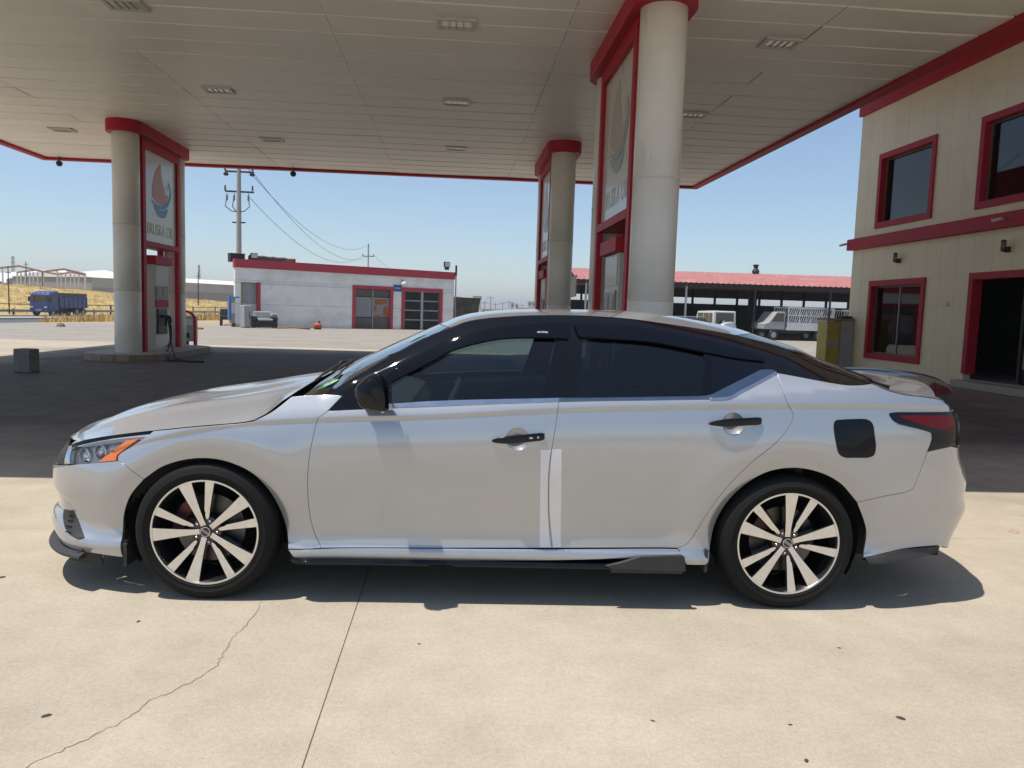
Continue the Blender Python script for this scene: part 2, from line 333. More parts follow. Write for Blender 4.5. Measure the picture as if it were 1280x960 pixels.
while len(pts) < 7000:
    y = random.uniform(62, 200); x = random.uniform(-150, -20); r = rroad(x, y)
    if 24.5 < r < 75: pts.append((x, y, float(zt(np.array(x), np.array(y)))-.03))
f_ = tufts('dry_grass', pts, .5, mat('field_straw', (.52, .37, .14), .9, var=.35, scale=.2), 5); tag(f_, 'dry golden grass covering the slope beyond the road', 'grass')
# ================================================================== STATION CANOPY
ZC = 5.5; CU0, CU1, CV0, CV1 = -12.1, 7.25, 5.85, 24.0
canopy = thing('station_canopy', 'wide station canopy with beige slatted soffit and red edge', 'canopy', (0, 0, 0), TH)
su = [CU0, -8.8, -5.36, -1.95, 1.5, 4.97, CU1]; nv_ = 26; sw = (CV1-CV0)/nv_
for i in range(6):
    w0 = su[i+1]-su[i]-.005; me = None
    for j in range(nv_):
        if me is None:
            h = w0/2; d = sw/2-.020; t_ = .03; n = 8; V = []; Fc = []
            for k in range(n+1):
                x = -h+2*h*k/n; sag = -.006*math.sin(math.pi*k/n)
                V += [(x, -d, .048), (x, -d, t_*.3), (x, -d+.012, sag), (x, d-.012, sag), (x, d, t_*.3), (x, d, .048)]
            for k in range(n):
                for q in range(5): Fc.append((k*6+q, k*6+6+q, k*6+7+q, k*6+1+q))
            o = obj('soffit_slat', V, [f[::-1] for f in Fc], SOFF, canopy); me = o.data
        else:
            o = bpy.data.objects.new('soffit_slat', me); COL.objects.link(o); o.parent = canopy
        o.location = ((su[i]+su[i+1])/2, CV0+sw*(j+.5), ZC+random.uniform(-.004, .004)); o.rotation_euler = (random.gauss(0, .0025), random.gauss(0, .0012), 0)
MB().box((CU0, CV0, ZC+.05), (CU1, CV1, ZC+.62)).build('roof_deck', SOFB, canopy)
for nm, a, b in (('fascia', (CU0-.22, CV1, ZC-.07), (CU1+.22, CV1+.22, ZC+.75)), ('fascia', (CU0-.22, CV0-.22, ZC-.07), (CU1+.22, CV0, ZC+.75)), ('fascia', (CU0-.22, CV0+.002, ZC-.07), (CU0, CV1-.002, ZC+.75)), ('fascia', (CU1, CV0+.002, ZC-.07), (CU1+.22, CV1-.002, ZC+.75))):
    MB().box(a, b).build(nm, SRED, canopy, bevel=.015)
LAMPF = mat('lamp_frame', (.55, .52, .46), .4); LAMPG = mat('lamp_lens', (.62, .60, .54), .15, 0, .5, .05, var=.06, scale=20)
# lamp fittings on the soffit
proto = None
for u in (-9.7, -4.68, -.1, 4.66):
    for v in (7.3, 11.45, 15.65, 20.0):
        lab = {(-4.68, 11.45): 'square lamp fitting in the soffit at the canopy top above the hose pillar'}.get((u, v))
        side = 'left of the flame sign' if u < -9 else ''
        if proto is None:
            proto = thing('canopy_lamp', '', 'lamp', (0, 0, 0), TH, 'lamp fittings in the canopy soffit')
            M0 = MB(); a_, b_ = .27, .20
            for (p, q) in (((-a_, -b_, -.035), (a_, -b_+.05, .0)), ((-a_, b_-.05, -.035), (a_, b_, .0)), ((-a_, -b_+.05, -.035), (-a_+.06, b_-.05, .0)), ((a_-.06, -b_+.05, -.035), (a_, b_-.05, .0))): M0.box(p, q)
            M0.build('frame', LAMPF, proto)
            MB().box((-a_+.06, -b_+.05, -.018), (a_-.06, b_-.05, .0)).build('lens', LAMPG, proto)
            for k in range(3):
                x = -.10+.10*k; MB().box((x-.006, -.15, -.030), (x+.006, .15, -.019)).build('louvre', GREYP, proto)
            o = proto
        else: o = copy_tree(proto)
        o['label'] = 'rectangular recessed lamp fitting in the beige canopy soffit'; P_ = S(u, v, ZC-.002); o.location = P_
# floodlights hanging at the far edge
for px, py, lb in ((74, 199, 'small dark camera hanging under the canopy edge over the highway'), (366.5, 211.5, 'small dark camera hanging under the canopy edge above the white building')):
    u, z = on_v(px, py, CV1-.1); t = thing('ceiling_camera', lb, 'camera', S(u, CV1-.1, ZC), TH, 'cameras hanging under the canopy edge')
    MB().bar((0, 0, 0.0), (0, 0, -.12), .02).build('stem', DMET, t); M0 = MB().lathe([(.001, -.09), (.05, -.08), (.085, -.03), (.09, .02), (.06, .06), (.001, .07)], 16, (0, 0, -.19)); autosmooth(M0.build('dome', DMET, t), 60)
# ================================================================== PILLARS, ISLANDS, DISPENSERS
def stadium(r, L, n=14, ext=0.):
    p = []
    for i in range(n+1): a = math.pi+math.pi*i/n; p.append((r*math.cos(a), -ext+r*math.sin(a)))
    for i in range(n+1): a = math.pi*i/n; p.append((r*math.cos(a), L+ext+r*math.sin(a)))
    return p
PL = 3.0; PR = .295; HW = .275
FLAME = mat('flame_orange', (.50, .19, .055), .4, var=.05, scale=4); WAVE = mat('wave_blue', (.035, .22, .38), .4, var=.05, scale=4); GOLD = mat('letter_gold', (.45, .37, .17), .4); LOGO = (FLAME, WAVE, GOLD); SIGNW = mat('sign_face', (.60, .585, .54), .3, 0, .3, .1, var=.04, scale=2)
def cat2(pts, n=6):
    p = np.array(pts, float); q = np.vstack([p[-1], p, p[0], p[1]]); out = []
    for i in range(1, len(q)-2):
        for k in range(n):
            t = k/n; out.append(.5*((2*q[i])+(-q[i-1]+q[i+1])*t+(2*q[i-1]-5*q[i]+4*q[i+1]-q[i+2])*t*t+(-q[i-1]+3*q[i]-3*q[i+1]+q[i+2])*t**3))
    return [tuple(x) for x in out]
def flat(name, pts, m, parent, M, t=.004):
    n = len(pts); bm = bmesh.new(); vs = [bm.verts.new((x, y, 0)) for x, y in pts]; f = bm.faces.new(vs); r = bmesh.ops.extrude_face_region(bm, geom=[f]); bmesh.ops.translate(bm, verts=[v for v in r['geom'] if isinstance(v, bmesh.types.BMVert)], vec=(0, 0, t)); bmesh.ops.recalc_face_normals(bm, faces=bm.faces); bmesh.ops.triangulate(bm, faces=[f for f in bm.faces if len(f.verts) > 4])
    me = bpy.data.meshes.new(name); bm.to_mesh(me); bm.free(); me.materials.append(m); o = bpy.data.objects.new(name, me); COL.objects.link(o); o.parent = parent; o.matrix_local = M; return o
def pillar(u, v, label, faded=False):
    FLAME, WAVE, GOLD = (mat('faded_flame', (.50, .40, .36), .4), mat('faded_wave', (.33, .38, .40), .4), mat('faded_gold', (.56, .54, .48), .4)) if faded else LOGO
    t = thing('canopy_pillar', label, 'pillar', S(u, v, 0), TH, 'twin-column canopy pillars')
    for yy in (0, PL):
        c = None
        zs = [.16, 1.62, 3.15, 5.28]
        for a, b in zip(zs[:-1], zs[1:]):
            autosmooth(MB().lathe([(PR-.006, a), (PR, a+.006), (PR, b-.006), (PR-.006, b)], 48, (0, yy, 0)).build('column_cladding', ALUC, t), 50)
        for z in zs[1:3]: autosmooth(MB().lathe([(PR-.02, z-.02), (PR+.004, z-.012), (PR+.006, z), (PR+.004, z+.012), (PR-.02, z+.02)], 48, (0, yy, 0)).build('joint_ring', SEAL, t), 50)
    autosmooth(MB().prism(stadium(PR+.12, PL), .27, None, 5.235).build('pillar_cap', SRED, t, bevel=.012), 40)
    y0, y1 = PR-.02, PL-PR+.02
    for sx_ in (-1, 1):
        for a, b in ((y0, y0+.17), (y1-.17, y1)): MB().box((min(sx_*HW, sx_*(HW-.10)), a, .17), (max(sx_*HW, sx_*(HW-.10)), b, 5.24)).build('red_post', SRED, t, bevel=.006)
    MB().box((-HW-.003, y0+.17, 5.02), (HW+.003, y1-.17, 5.236)).build('top_rail', SRED, t); MB().box((-HW-.003, y0+.17, 2.72), (HW+.003, y1-.17, 2.84)).build('bottom_rail', SRED, t)
    s = MB().box((-HW+.06, y0+.172, 2.842), (HW-.06, y1-.172, 5.018)).build('sign_box', SIGNW, t)
    cyc = (y0+y1)/2
    for sg in (1, -1):
        xx = sg*(HW-.06+.001); M = Matrix(((0, 0, sg, xx), (sg, 0, 0, cyc), (0, 1, 0, 3.93), (0, 0, 0, 1)))
        k = .56
        LG = lambda q: [(a*1.03, b*.70+.24) for a, b in q]
        fl = cat2([(.02, .86), (-.10, .78), (-.30, .55), (-.44, .20), (-.52, -.15), (-.50, -.36), (-.30, -.50), (.02, -.56), (.28, -.48), (.46, -.28), (.52, -.08), (.46, .04), (.30, .0), (.14, .30), (.06, .60)])
        flat('flame_mark', LG([(a, b+.05) for a, b in fl]), FLAME, s, M)
        wv = cat2([(-.60, -.42), (-.30, -.63), (.05, -.68), (.40, -.55), (.66, -.22), (.72, .05), (.62, .30), (.50, .40), (.62, .16), (.60, -.06), (.44, -.32), (.20, -.48), (-.05, -.54), (-.34, -.50)])
        flat('wave_mark', LG(wv), WAVE, s, M @ Matrix.Translation((0, 0, .0012)))
        bs = cat2([(-.44, -.66), (-.10, -.76), (.20, -.74), (.48, -.64), (.36, -.92), (.22, -1.0), (.02, -1.03), (-.16, -.98), (-.30, -.86)])
        flat('wave_mark', LG([(a, b+.06) for a, b in bs]), WAVE, s, M @ Matrix.Translation((0, 0, .0014)))
        for q in range(2):
            ar = cat2([(.28+.12*q, .02), (.37+.12*q, .12+.03*q), (.40+.11*q, .30), (.44+.11*q, .10), (.40+.12*q, -.06), (.34+.12*q, -.10)], 4); flat('flame_tongue', LG(ar), SIGNW, s, M @ Matrix.Translation((0, 0, .0045)), .002)
        text_mesh('lettering', 'BRUSKA OIL', .34, GOLD, s, M @ Matrix.Translation((0, -.78, .001)) @ Matrix.Diagonal((.93, 1.15, 1, 1)), .002)
    return t
def island(u, v, label):
    t = thing('pump_island', label, 'kerb', S(u, v, 0), TH, 'pump islands'); r = .92
    st = stadium(r, PL, 14, .0)
    MB().prism([(a*.985, b if 0 <= b <= PL else (b*.985 if b < 0 else PL+(b-PL)*.985)) for a, b in st], .165, None, 0).build('island_core', KTOP, t, bevel=.01)
    # facing tiles, each its own piece
    tot = []; n = len(st); 
    P2 = [np.array(p) for p in st]+[np.array(st[0])]; d = np.concatenate([[0], np.cumsum([np.linalg.norm(P2[i+1]-P2[i]) for i in range(n)])]); nt_ = int(d[-1]/.30)
    X = np.array(P2)
    for k in range(nt_):
        a, b = d[-1]*k/nt_+.004, d[-1]*(k+1)/nt_-.004; p = np.array([np.interp(a, d, X[:, 0]), np.interp(a, d, X[:, 1])]); q = np.array([np.interp(b, d, X[:, 0]), np.interp(b, d, X[:, 1])]); tg_ = (q-p)/np.linalg.norm(q-p); nn = np.array([tg_[1], -tg_[0]])*.016
        o = MB().prism([tuple(p), tuple(p+nn), tuple(q+nn), tuple(q)], .158, None, .002).build('kerb_tile', TILE, t)
    return t
HOSE = mat('hose_rubber', (.014, .014, .015), .45); SCRN = mat('display_grey', (.22, .23, .24), .25, 0, .5, .05); BEIG = mat('dispenser_cream', (.55, .53, .48), .4, 0, .2, .1, var=.06, scale=4)
def dispenser(u, v, label, nozzles=True):
    t = thing('fuel_dispenser', label, 'fuel pump', S(u, v, .16), TH, 'fuel dispensers'); hx, hy = .25, .52
    MB().box((-hx, -hy, 0), (hx, hy, 1.05)).build('lower_cabinet', BEIG, t, bevel=.012)
    MB().box((-hx+.03, -hy+.03, 1.05), (hx-.03, hy-.03, 2.15)).build('upper_cabinet', BEIG, t, bevel=.012)
    MB().box((-hx-.05, -hy-.06, 2.152), (hx+.05, hy+.06, 2.36)).build('red_header', SRED, t, bevel=.01)
    for sg in (1, -1):
        xo = sg*(hx-.03); bx = lambda a, b, w_, m, nm, ex=.02, base=None: MB().box((min(xo, xo+sg*ex), a[0], a[1]), (max(xo, xo+sg*ex), b[0], b[1])).build(nm, m, w_, bevel=.004)
        d = bx((-.40, 1.28), (.40, 1.62), t, SCRN, 'display_panel', .025)
        for y in (-.30, .06): 
            xd = xo+sg*.027; MB().box((min(xd, xd+sg*.004), y, 1.34), (max(xd, xd+sg*.004), y+.24, 1.56)).build('readout', mat('lcd', (.34, .36, .33), .2), d)
        bx((-.42, 1.07), (.42, 1.27), t, SRED, 'red_band', .022)
        bx((-.42, 1.68), (.42, 2.12), t, BEIG, 'upper_panel', .015)
        MB().box((min(sg*hx, sg*(hx+.04)), -.42, .40), (max(sg*hx, sg*(hx+.04)), .20, 1.04)).build('nozzle_bay', BLKP, t, bevel=.01)
        tri_ = [(-.05, .04), (.50, .04), (.50, .36), (.36, .14), (.18, .07)]; M = Matrix(((0, 0, sg, sg*(hx+.001)), (1, 0, 0, 0), (0, 1, 0, 0), (0, 0, 0, 1))); flat('red_swoosh', tri_, SRED, t, M, .003)
        for y in (-.25, .05):
            n_ = MB().tube([(sg*(hx+.03), y, .86), (sg*(hx+.14), y+.02, .84), (sg*(hx+.16), y+.04, .76), (sg*(hx+.13), y+.05, .62)], [.025, .035, .03, .022], 8).build('nozzle', HOSE, t, True)
    return t
IU_L, IU_R, IV_N, IV_F = -7.74, 2.5, 9.85, 18.85
island(IU_L, IV_F, 'brown tiled pump island with the hose lying beside it, below the flame sign'); island(IU_R, IV_F, 'tiled pump island at the far pillar hidden behind the car roof'); island(IU_R, IV_N, 'tiled pump island directly behind the car under the big pillar')
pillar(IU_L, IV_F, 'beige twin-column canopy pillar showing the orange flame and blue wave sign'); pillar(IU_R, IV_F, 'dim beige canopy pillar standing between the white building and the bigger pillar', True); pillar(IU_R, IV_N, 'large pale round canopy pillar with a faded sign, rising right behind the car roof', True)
dispenser(IU_L, IV_F+PL/2, 'cream and red fuel dispenser with black hose, under the flame sign'); dispenser(IU_R, IV_F+PL/2, 'fuel dispenser in the far pillar seen past the car roof'); dispenser(IU_R, IV_N+PL/2, 'fuel dispenser with pink-red header beside the large pillar behind the car')
# hose of the left pump, hanging to the ground
hp = [(IU_L+.44, IV_F+1.32, .98), (IU_L+.50, IV_F+1.25, .72), (IU_L+.62, IV_F+1.0, .42), (IU_L+.80, IV_F+.6, .22), (IU_L+1.05, IV_F+.1, .05), (IU_L+1.40, IV_F-.35, .022), (IU_L+1.75, IV_F-.62, .022)]
hp = [S(*p) for p in catmull(hp, 8)] if 'catmull' in globals() else [S(*p) for p in hp]
h_ = MB().tube(hp, .022, 8).build('fuel_hose', HOSE, None, True); tag(h_, 'black fuel hose hanging from the dispenser down to the ground', 'hose')
hp = [S(*p) for p in ((IU_L+.50, IV_F+1.35, .80), (IU_L+.56, IV_F+1.20, .45), (IU_L+.60, IV_F+.9, .22), (IU_L+.70, IV_F+.5, .19), (IU_L+.95, IV_F+.1, .10), (IU_L+1.0, IV_F-.2, .023), (IU_L+1.1, IV_F-.35, .023), (IU_L+1.5, IV_F-.42, .023), (IU_L+1.9, IV_F-.50, .023))]
h_ = MB().tube(hp, .022, 8).build('fuel_hose', HOSE, None, True); tag(h_, 'second black hose looping low beside the tiled island', 'hose')
# red hoop guard and grey meter box behind the left island
v0 = IV_F+PL+.85; u0, _ = on_v(226, 420, v0); u1, _ = on_v(238, 420, v0)
t = thing('hoop_guard', 'red tubular hoop guard behind the flame-sign pillar', 'guard rail', S(u0, v0, 0), TH); wdt = u1-u0+.12
pp = [(-.25, 0, 0), (-.25, 0, .9)]+[(-.25+(wdt+.25)/2*(1-math.cos(a)), 0, .9+.24*math.sin(a)) for a in np.linspace(.2, math.pi-.2, 8)]+[(wdt, 0, .9), (wdt, 0, 0)]
autosmooth(MB().tube(pp, .035, 10).build('hoop', SRED, t), 60)
t2 = thing('meter_box', 'small grey steel box standing behind the red hoop guard', 'box', S(u0+.02, v0+.25, 0), TH); MB().box((-.05, 0, .25), (wdt*.75, .25, .98)).build('case', GREYP, t2, bevel=.01); MB().box((.06, -.012, .35), (.14, .0, .5)).build('valve_plate', DMET, t2); MB().box((.02, -.012, .72), (.24, .0, .9)).build('label_plate', SEAL, t2); MB().box((0, .05, 0), (.06, .2, .25)).build('leg', DMET, t2); MB().box((wdt*.6, .05, 0), (wdt*.6+.06, .2, .25)).build('leg', DMET, t2)
# concrete block by the shade edge
bx = on_z(34, 465); t = tag(MB().build if False else autosmooth(MB().prism([(-.17, -.14), (.15, -.16), (.17, .12), (-.15, .15)], .44).build('concrete_block', mat('old_concrete', (.17, .17, .165), .9, var=.25, scale=12, bump=.4, bscale=40), None, bevel=.02), 30), 'grey concrete block standing alone in the canopy shade', 'block'); t.location = (bx[0], bx[1], 0)
md = t.data; 
# ================================================================== STATION BUILDING ON THE RIGHT
FU, _v = site(on_z(1205, 483)); FU += .0
v_c = on_u(1058, 430, FU)[0]                      # far corner
bld = thing('station_building', 'cream-panelled two-storey station building with red window frames and red bands', 'building', (0, 0, 0), TH)
vn = 4.0                                          # the near end, out of frame
def rect_px(*pp):
    q = [on_u(a, b, FU) for a, b in pp]; vs_ = [a for a, b in q]; zs = [b for a, b in q]; return min(vs_), max(vs_), min(zs), max(zs)
W1 = rect_px((1101, 189.6), (1173, 163.3), (1166, 277), (1094, 289.6)); W2a = on_u(1231, 141.7, FU); W2b = on_u(1222, 266.7, FU); W3 = rect_px((1089, 350), (1158, 346), (1150, 458), (1080, 449)); D1 = on_u(1214, 343, FU)
wz0, wz1 = W1[2]+.12, W1[3]-.12; ww = W1[1]-W1[0]
W1 = (W1[0]+.08, W1[1]-.05, wz0, wz1); W2 = (W2a[0]-ww, W2a[0], wz0, wz1); W3 = (W3[0]+.05, W3[1]-.05, W3[2]+.08, W3[3]-.06); D = (on_u(1203, 440, FU)[0]-3.2, on_u(1206, 440, FU)[0], .17, D1[1])
openings = [W1, W2, W3, D]
zb0 = on_u(1049, 316, FU)[1]; zb1 = on_u(1049, 303, FU)[1]; zp0 = on_u(1067, 152, FU)[1]; zp1 = zp0+.75
rows = [(0.0, 1.90), (1.90, zb0), (zb1, zb1+1.72), (zb1+1.72, zp0)]
def cut(r, holes):
    out = [r]
    for h in holes:
        nx_ = []
        for a0, a1, b0, b1 in out:
            if h[1] <= a0 or h[0] >= a1 or h[3] <= b0 or h[2] >= b1: nx_.append((a0, a1, b0, b1)); continue
            if b0 < h[2]: nx_.append((a0, a1, b0, h[2]))
            if b1 > h[3]: nx_.append((a0, a1, h[3], b1))
            c0, c1 = max(b0, h[2]), min(b1, h[3])
            if a0 < h[0]: nx_.append((a0, h[0], c0, c1))
            if a1 > h[1]: nx_.append((h[1], a1, c0, c1))
        out = nx_
    return [q for q in out if q[1]-q[0] > .02 and q[3]-q[2] > .02]
vv = v_c
while vv > vn:
    a = max(vv-.62, vn)
    for b0, b1 in rows:
        for (p0, p1, q0, q1) in cut((a, vv, b0, b1), openings):
            g_ = .004; MB().box((FU-.004+random.uniform(0, .002), p0+g_, q0+g_), (FU+.12, p1-g_, q1-g_)).build('facade_panel', FACA, bld, bevel=.004)
    vv = a
# seams behind the panels, mass of the building with real rooms behind the openings
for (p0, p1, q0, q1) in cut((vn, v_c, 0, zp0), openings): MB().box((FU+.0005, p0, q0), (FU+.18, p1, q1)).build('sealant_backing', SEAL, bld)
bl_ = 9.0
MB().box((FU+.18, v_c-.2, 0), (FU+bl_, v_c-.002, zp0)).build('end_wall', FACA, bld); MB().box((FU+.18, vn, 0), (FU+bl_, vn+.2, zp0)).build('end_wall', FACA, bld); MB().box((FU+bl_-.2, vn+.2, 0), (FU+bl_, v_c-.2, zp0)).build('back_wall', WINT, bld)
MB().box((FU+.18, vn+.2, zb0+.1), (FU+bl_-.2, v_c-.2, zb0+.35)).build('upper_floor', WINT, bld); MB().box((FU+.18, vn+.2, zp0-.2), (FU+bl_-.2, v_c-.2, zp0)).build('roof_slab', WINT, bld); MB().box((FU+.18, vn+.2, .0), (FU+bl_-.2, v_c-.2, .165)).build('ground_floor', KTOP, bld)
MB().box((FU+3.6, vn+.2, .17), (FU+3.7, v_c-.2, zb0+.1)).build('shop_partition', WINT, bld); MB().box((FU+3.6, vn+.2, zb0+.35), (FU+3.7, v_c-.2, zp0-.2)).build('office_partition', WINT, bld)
MB().box((FU-.16, vn, zb0), (FU+.02, v_c+.12, zb1)).build('red_band', SRED, bld, bevel=.012)
MB().box((FU-.10, vn, zp0), (FU+.02, v_c+.05, zp1)).build('parapet_band', SRED, bld, bevel=.012); MB().box((FU+.02, vn, zp0), (FU+bl_, v_c+.04, zp1-.02)).build('parapet', SRED, bld); MB().box((6.6, vn, zp1+.0), (FU+bl_, v_c+.3, zp1+.35)).build('added_sun_blocker', SRED, bld, bevel=.02)  # topmost slab is added, unseen from the camera: keeps sun off facade and its foot
for i, (a0, a1, b0, b1) in enumerate(openings):
    w_ = bpy.data.objects.new('window' if i < 3 else 'entrance', None); COL.objects.link(w_); w_.parent = bld; f = .13; dp = .20
    for (p, q) in (((a0-.02, b1-f), (a1+.02, b1+.03)), ((a0-.02, b0-.03), (a1+.02, b0+f)), ((a0-.02, b0+f), (a0+f, b1-f)), ((a1-f, b0+f), (a1+.02, b1-f))):
        if i == 3 and q[1] < b0+f+.01: continue
        MB().box((FU-.05, p[0], p[1]), (FU+dp, q[0], q[1])).build('frame', SRED, w_, bevel=.006)
    if i < 3:
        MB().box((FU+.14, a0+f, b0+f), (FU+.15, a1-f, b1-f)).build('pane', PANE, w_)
        if i == 2: MB().box((FU+.12, (a0+a1)/2-.015, b0+f), (FU+.165, (a0+a1)/2+.015, b1-f)).build('mullion', STEEL, w_)
        for (p, q) in (((a0+f, b0+f), (a1-f, b0+f+.04)), ((a0+f, b1-f-.04), (a1-f, b1-f)), ((a1-f-.04, b0+f+.04), (a1-f, b1-f-.04)), ((a0+f, b0+f+.04), (a0+f+.04, b1-f-.04))): MB().box((FU+.11, p[0], p[1]), (FU+.16, q[0], q[1])).build('sash', mat('bronze_sash', (.16, .12, .07), .45), w_)
    else:
        MB().box((FU+.45, a0+.1, b0), (FU+.47, a0+1.9, b1-f)).build('door_leaf', PANE, w_); MB().box((FU+.42, a0+1.86, b0), (FU+.50, a0+1.94, b1-f)).build('door_stile', DMET, w_)
# items inside the rooms
t = thing('shop_shelf', 'shelf of red and brown goods behind the ground-floor window', 'shelf', S(FU+1.2, W3[0]+.25, .165), TH)
for k in range(6): MB().box((0, 0, .35+k*.36), (.35, ww*.8, .38+k*.36)).build('shelf_board', mat('shelf_wood', (.25, .15, .07), .6), t)
MB().box((.36, -.02, 0), (.39, ww*.8+.02, 2.4)).build('back_panel', WINT, t)
for k in range(5):
    for q in range(7):
        y = .05+q*ww*.8/7.3; MB().box((.02, y, .382+k*.36), (.28, y+.17, .382+k*.36+random.uniform(.18, .28))).build('carton', mat('goods_%d' % random.choice((0, 1, 2, 3)), random.choice([(.35, .03, .03), (.30, .16, .06), (.12, .10, .09), (.40, .30, .18)]), .5), t)
o = MB().box((0, 0, 0), (.5, ww*.45, 1.55)).build('office_cupboard', mat('cream_board', (.60, .55, .45), .5), None, bevel=.01); tag(o, 'cream cupboard seen through the upper-floor window', 'cupboard'); o.location = S(FU+.9, W1[0]+.12, zb0+.35); o.rotation_euler.z = TH
stp = MB(); so_ = thing('entrance_step', 'low stone step at the building entrance', 'step', (0, 0, 0), TH)
MB().box((FU-.42, D[0]-.4, 0), (FU+.02, D[1]-.16, .165)).build('tread', mat('step_stone', (.42, .37, .30), .6, var=.12, scale=6), so_, bevel=.01)
# wall lamps, cameras, socket
for px, py, lb in ((1124.5, 326, 'dark lantern wall lamp above the ground-floor window'), (1261, 312, 'dark lantern wall lamp above the building entrance')):
    v, z = on_u(px, py, FU); t = thing('wall_lamp', lb, 'lamp', S(FU, v, z), TH, 'wall lamps on the station building')
    MB().box((-.06, -.07, -.06), (-.003, .07, .06)).build('bracket', DMET, t); autosmooth(MB().lathe([(.001, .04), (.05, .04), (.05, .06), (.001, .06)], 16, (-.13, 0, -.08)).build('base', DMET, t), 40); MB().box((-.13, -.02, -.05), (-.05, .02, -.01)).build('arm', DMET, t)
    autosmooth(MB().lathe([(.045, .06), (.055, .08), (.055, .24), (.045, .26)], 16, (-.13, 0, -.08)).build('glass', LENS_ if 'LENS_' in globals() else PANE, t), 40); autosmooth(MB().lathe([(.001, .30), (.05, .275), (.06, .255), (.001, .255)], 16, (-.13, 0, -.08)).build('cap', DMET, t), 40)
for px, py, lb in ((1046, 307, 'pale bullet camera poking out from the end of the red band'), (1252, 273, 'pale bullet camera on top of the red band below the upper windows')):
    v, z = on_u(px, py, FU-.2); v = min(v, v_c+.06); t = thing('bullet_camera', lb, 'camera', S(FU-.2, v, z), TH, 'cameras on the station building')
    MB().bar((0, 0, 0), (-.16, .10, -.05), .035, 12).build('barrel', FARW, t, True); MB().bar((.10, 0, -.03), (0, 0, 0), .02).build('mount', FARW, t); MB().bar((-.16, .10, -.05), (-.165, .103, -.052), .028, 12).build('lens', DMET, t)
v, z = on_u(1184, 380, FU); o = MB().box((-.03, -.06, -.06), (-.006, .06, .06)).build('junction_plate', FARW, None, bevel=.005); tag(o, 'small pale square plate on the wall right of the ground-floor window', 'switch plate'); o.location = S(FU, v, z); o.rotation_euler.z = TH
# electrical cabinet at the corner
cb = on_z(1046, 461); t = thing('electric_cabinet', 'grey and yellow metal cabinet with brown board on top at the building corner', 'cabinet', (cb[0], cb[1], 0), TH-.05)
MB().box((-.38, 0, .06), (.02, .7, 1.42)).build('yellow_side', mat('old_yellow', (.45, .36, .05), .6, var=.15, scale=6, stain=((.20, .18, .14), 3., .5, .7, None)), t, bevel=.01); MB().box((.022, -.05, .04), (.42, .7, 1.44)).build('grey_side', GREYP, t, bevel=.01)
MB().box((-.40, -.03, 1.445), (.52, .75, 1.52)).build('board', mat('brown_board', (.30, .20, .11), .8, var=.2, scale=5), t, bevel=.005); MB().box((-.40, -.03, .72), (.0, -.002, .86)).build('latch_plate', GREYP, t); MB().box((-.36, .05, 0), (.40, .65, .06)).build('plinth', DMET, t); MB().box((.1, .1, 1.522), (.4, .4, 1.60)).build('offcut', DMET, t)
# ================================================================== THE SILVER SALOON
CARX, CARY, YAW = -.067, 4.533, math.radians(2.45)
CX = np.array([math.cos(YAW), math.sin(YAW), 0]); CY = np.array([-math.sin(YAW), math.cos(YAW), 0]); C0 = np.array([CARX, CARY, 0])
def car2world(P): P = np.asarray(P, float); return C0 + P[..., 0:1]*CX + P[..., 1:2]*CY + P[..., 2:3]*np.array([0, 0, 1.])
def unp(px, py, lat):
    """picture point -> car (x, z) on the vertical plane at lateral distance lat on the near side"""
    P = on_plane(px, py, C0 - CY*lat, CY) - C0
    return float(P @ CX), float(P[2])
def pchip(xs, ys):
    xs = np.array(xs, float); ys = np.array(ys, float); h = np.diff(xs); d = np.diff(ys)/h; m = np.zeros(len(xs))
    for i in range(1, len(xs)-1):
        if d[i-1]*d[i] > 0:
            w1, w2 = 2*h[i]+h[i-1], h[i]+2*h[i-1]; m[i] = (w1+w2)/(w1/d[i-1]+w2/d[i])
    m[0] = d[0]; m[-1] = d[-1]
    def f(x):
        x = np.asarray(x, float); xc = np.clip(x, xs[0], xs[-1]); i = np.clip(np.searchsorted(xs, xc)-1, 0, len(h)-1)
        t = (xc-xs[i])/h[i]
        y = (1+2*t)*(1-t)**2*ys[i] + t*(1-t)**2*h[i]*m[i] + t*t*(3-2*t)*ys[i+1] + t*t*(t-1)*h[i]*m[i+1]
        return y
    return f
ZD = .282; WBH = 1.4125; HUBZ = .333; ARCH = .372
# plan curve: half width against s (s = x along the middle, arc length round the ends)
X1F, AF, NF = -1.35, 1.06, 2.75
X1R, AR, NR = 1.30, 1.285, 3.5
BW = .918
def _end(x1, a, n, sgn):
    th = np.linspace(0, math.pi/2, 4000)
    ex = 2/n; x = x1+sgn*a*np.sin(th)**ex; wv = BW*np.cos(th)**ex
    s = np.concatenate([[0], np.cumsum(np.hypot(np.diff(x), np.diff(wv)))])
    return x1+sgn*s, x, wv
sf, xf, wf = _end(X1F, AF, NF, -1); sr, xr, wr = _end(X1R, AR, NR, 1)
S_T = np.concatenate([sf[::-1], sr]); X_T = np.concatenate([xf[::-1], xr]); W_T = np.concatenate([wf[::-1], wr])
SMIN, SMAX = S_T[0], S_T[-1]
gs = np.linspace(SMIN, SMAX, 1200); gx = np.interp(gs, S_T, X_T); gw = np.interp(gs, S_T, W_T)
k = np.hanning(25); k /= k.sum(); pad = lambda a: np.convolve(np.concatenate([2*a[0]-a[12:0:-1], a, 2*a[-1]-a[-2:-14:-1]]), k, 'valid')
gx = pad(gx); gw2 = np.convolve(np.concatenate([-gw[12:0:-1], gw, -gw[-2:-14:-1]]), k, 'valid'); gw = np.maximum(gw2, 0)
gnx = np.gradient(gw, gs)*-1; gnw = np.gradient(gx, gs); _l = np.hypot(gnx, gnw); gnx /= _l
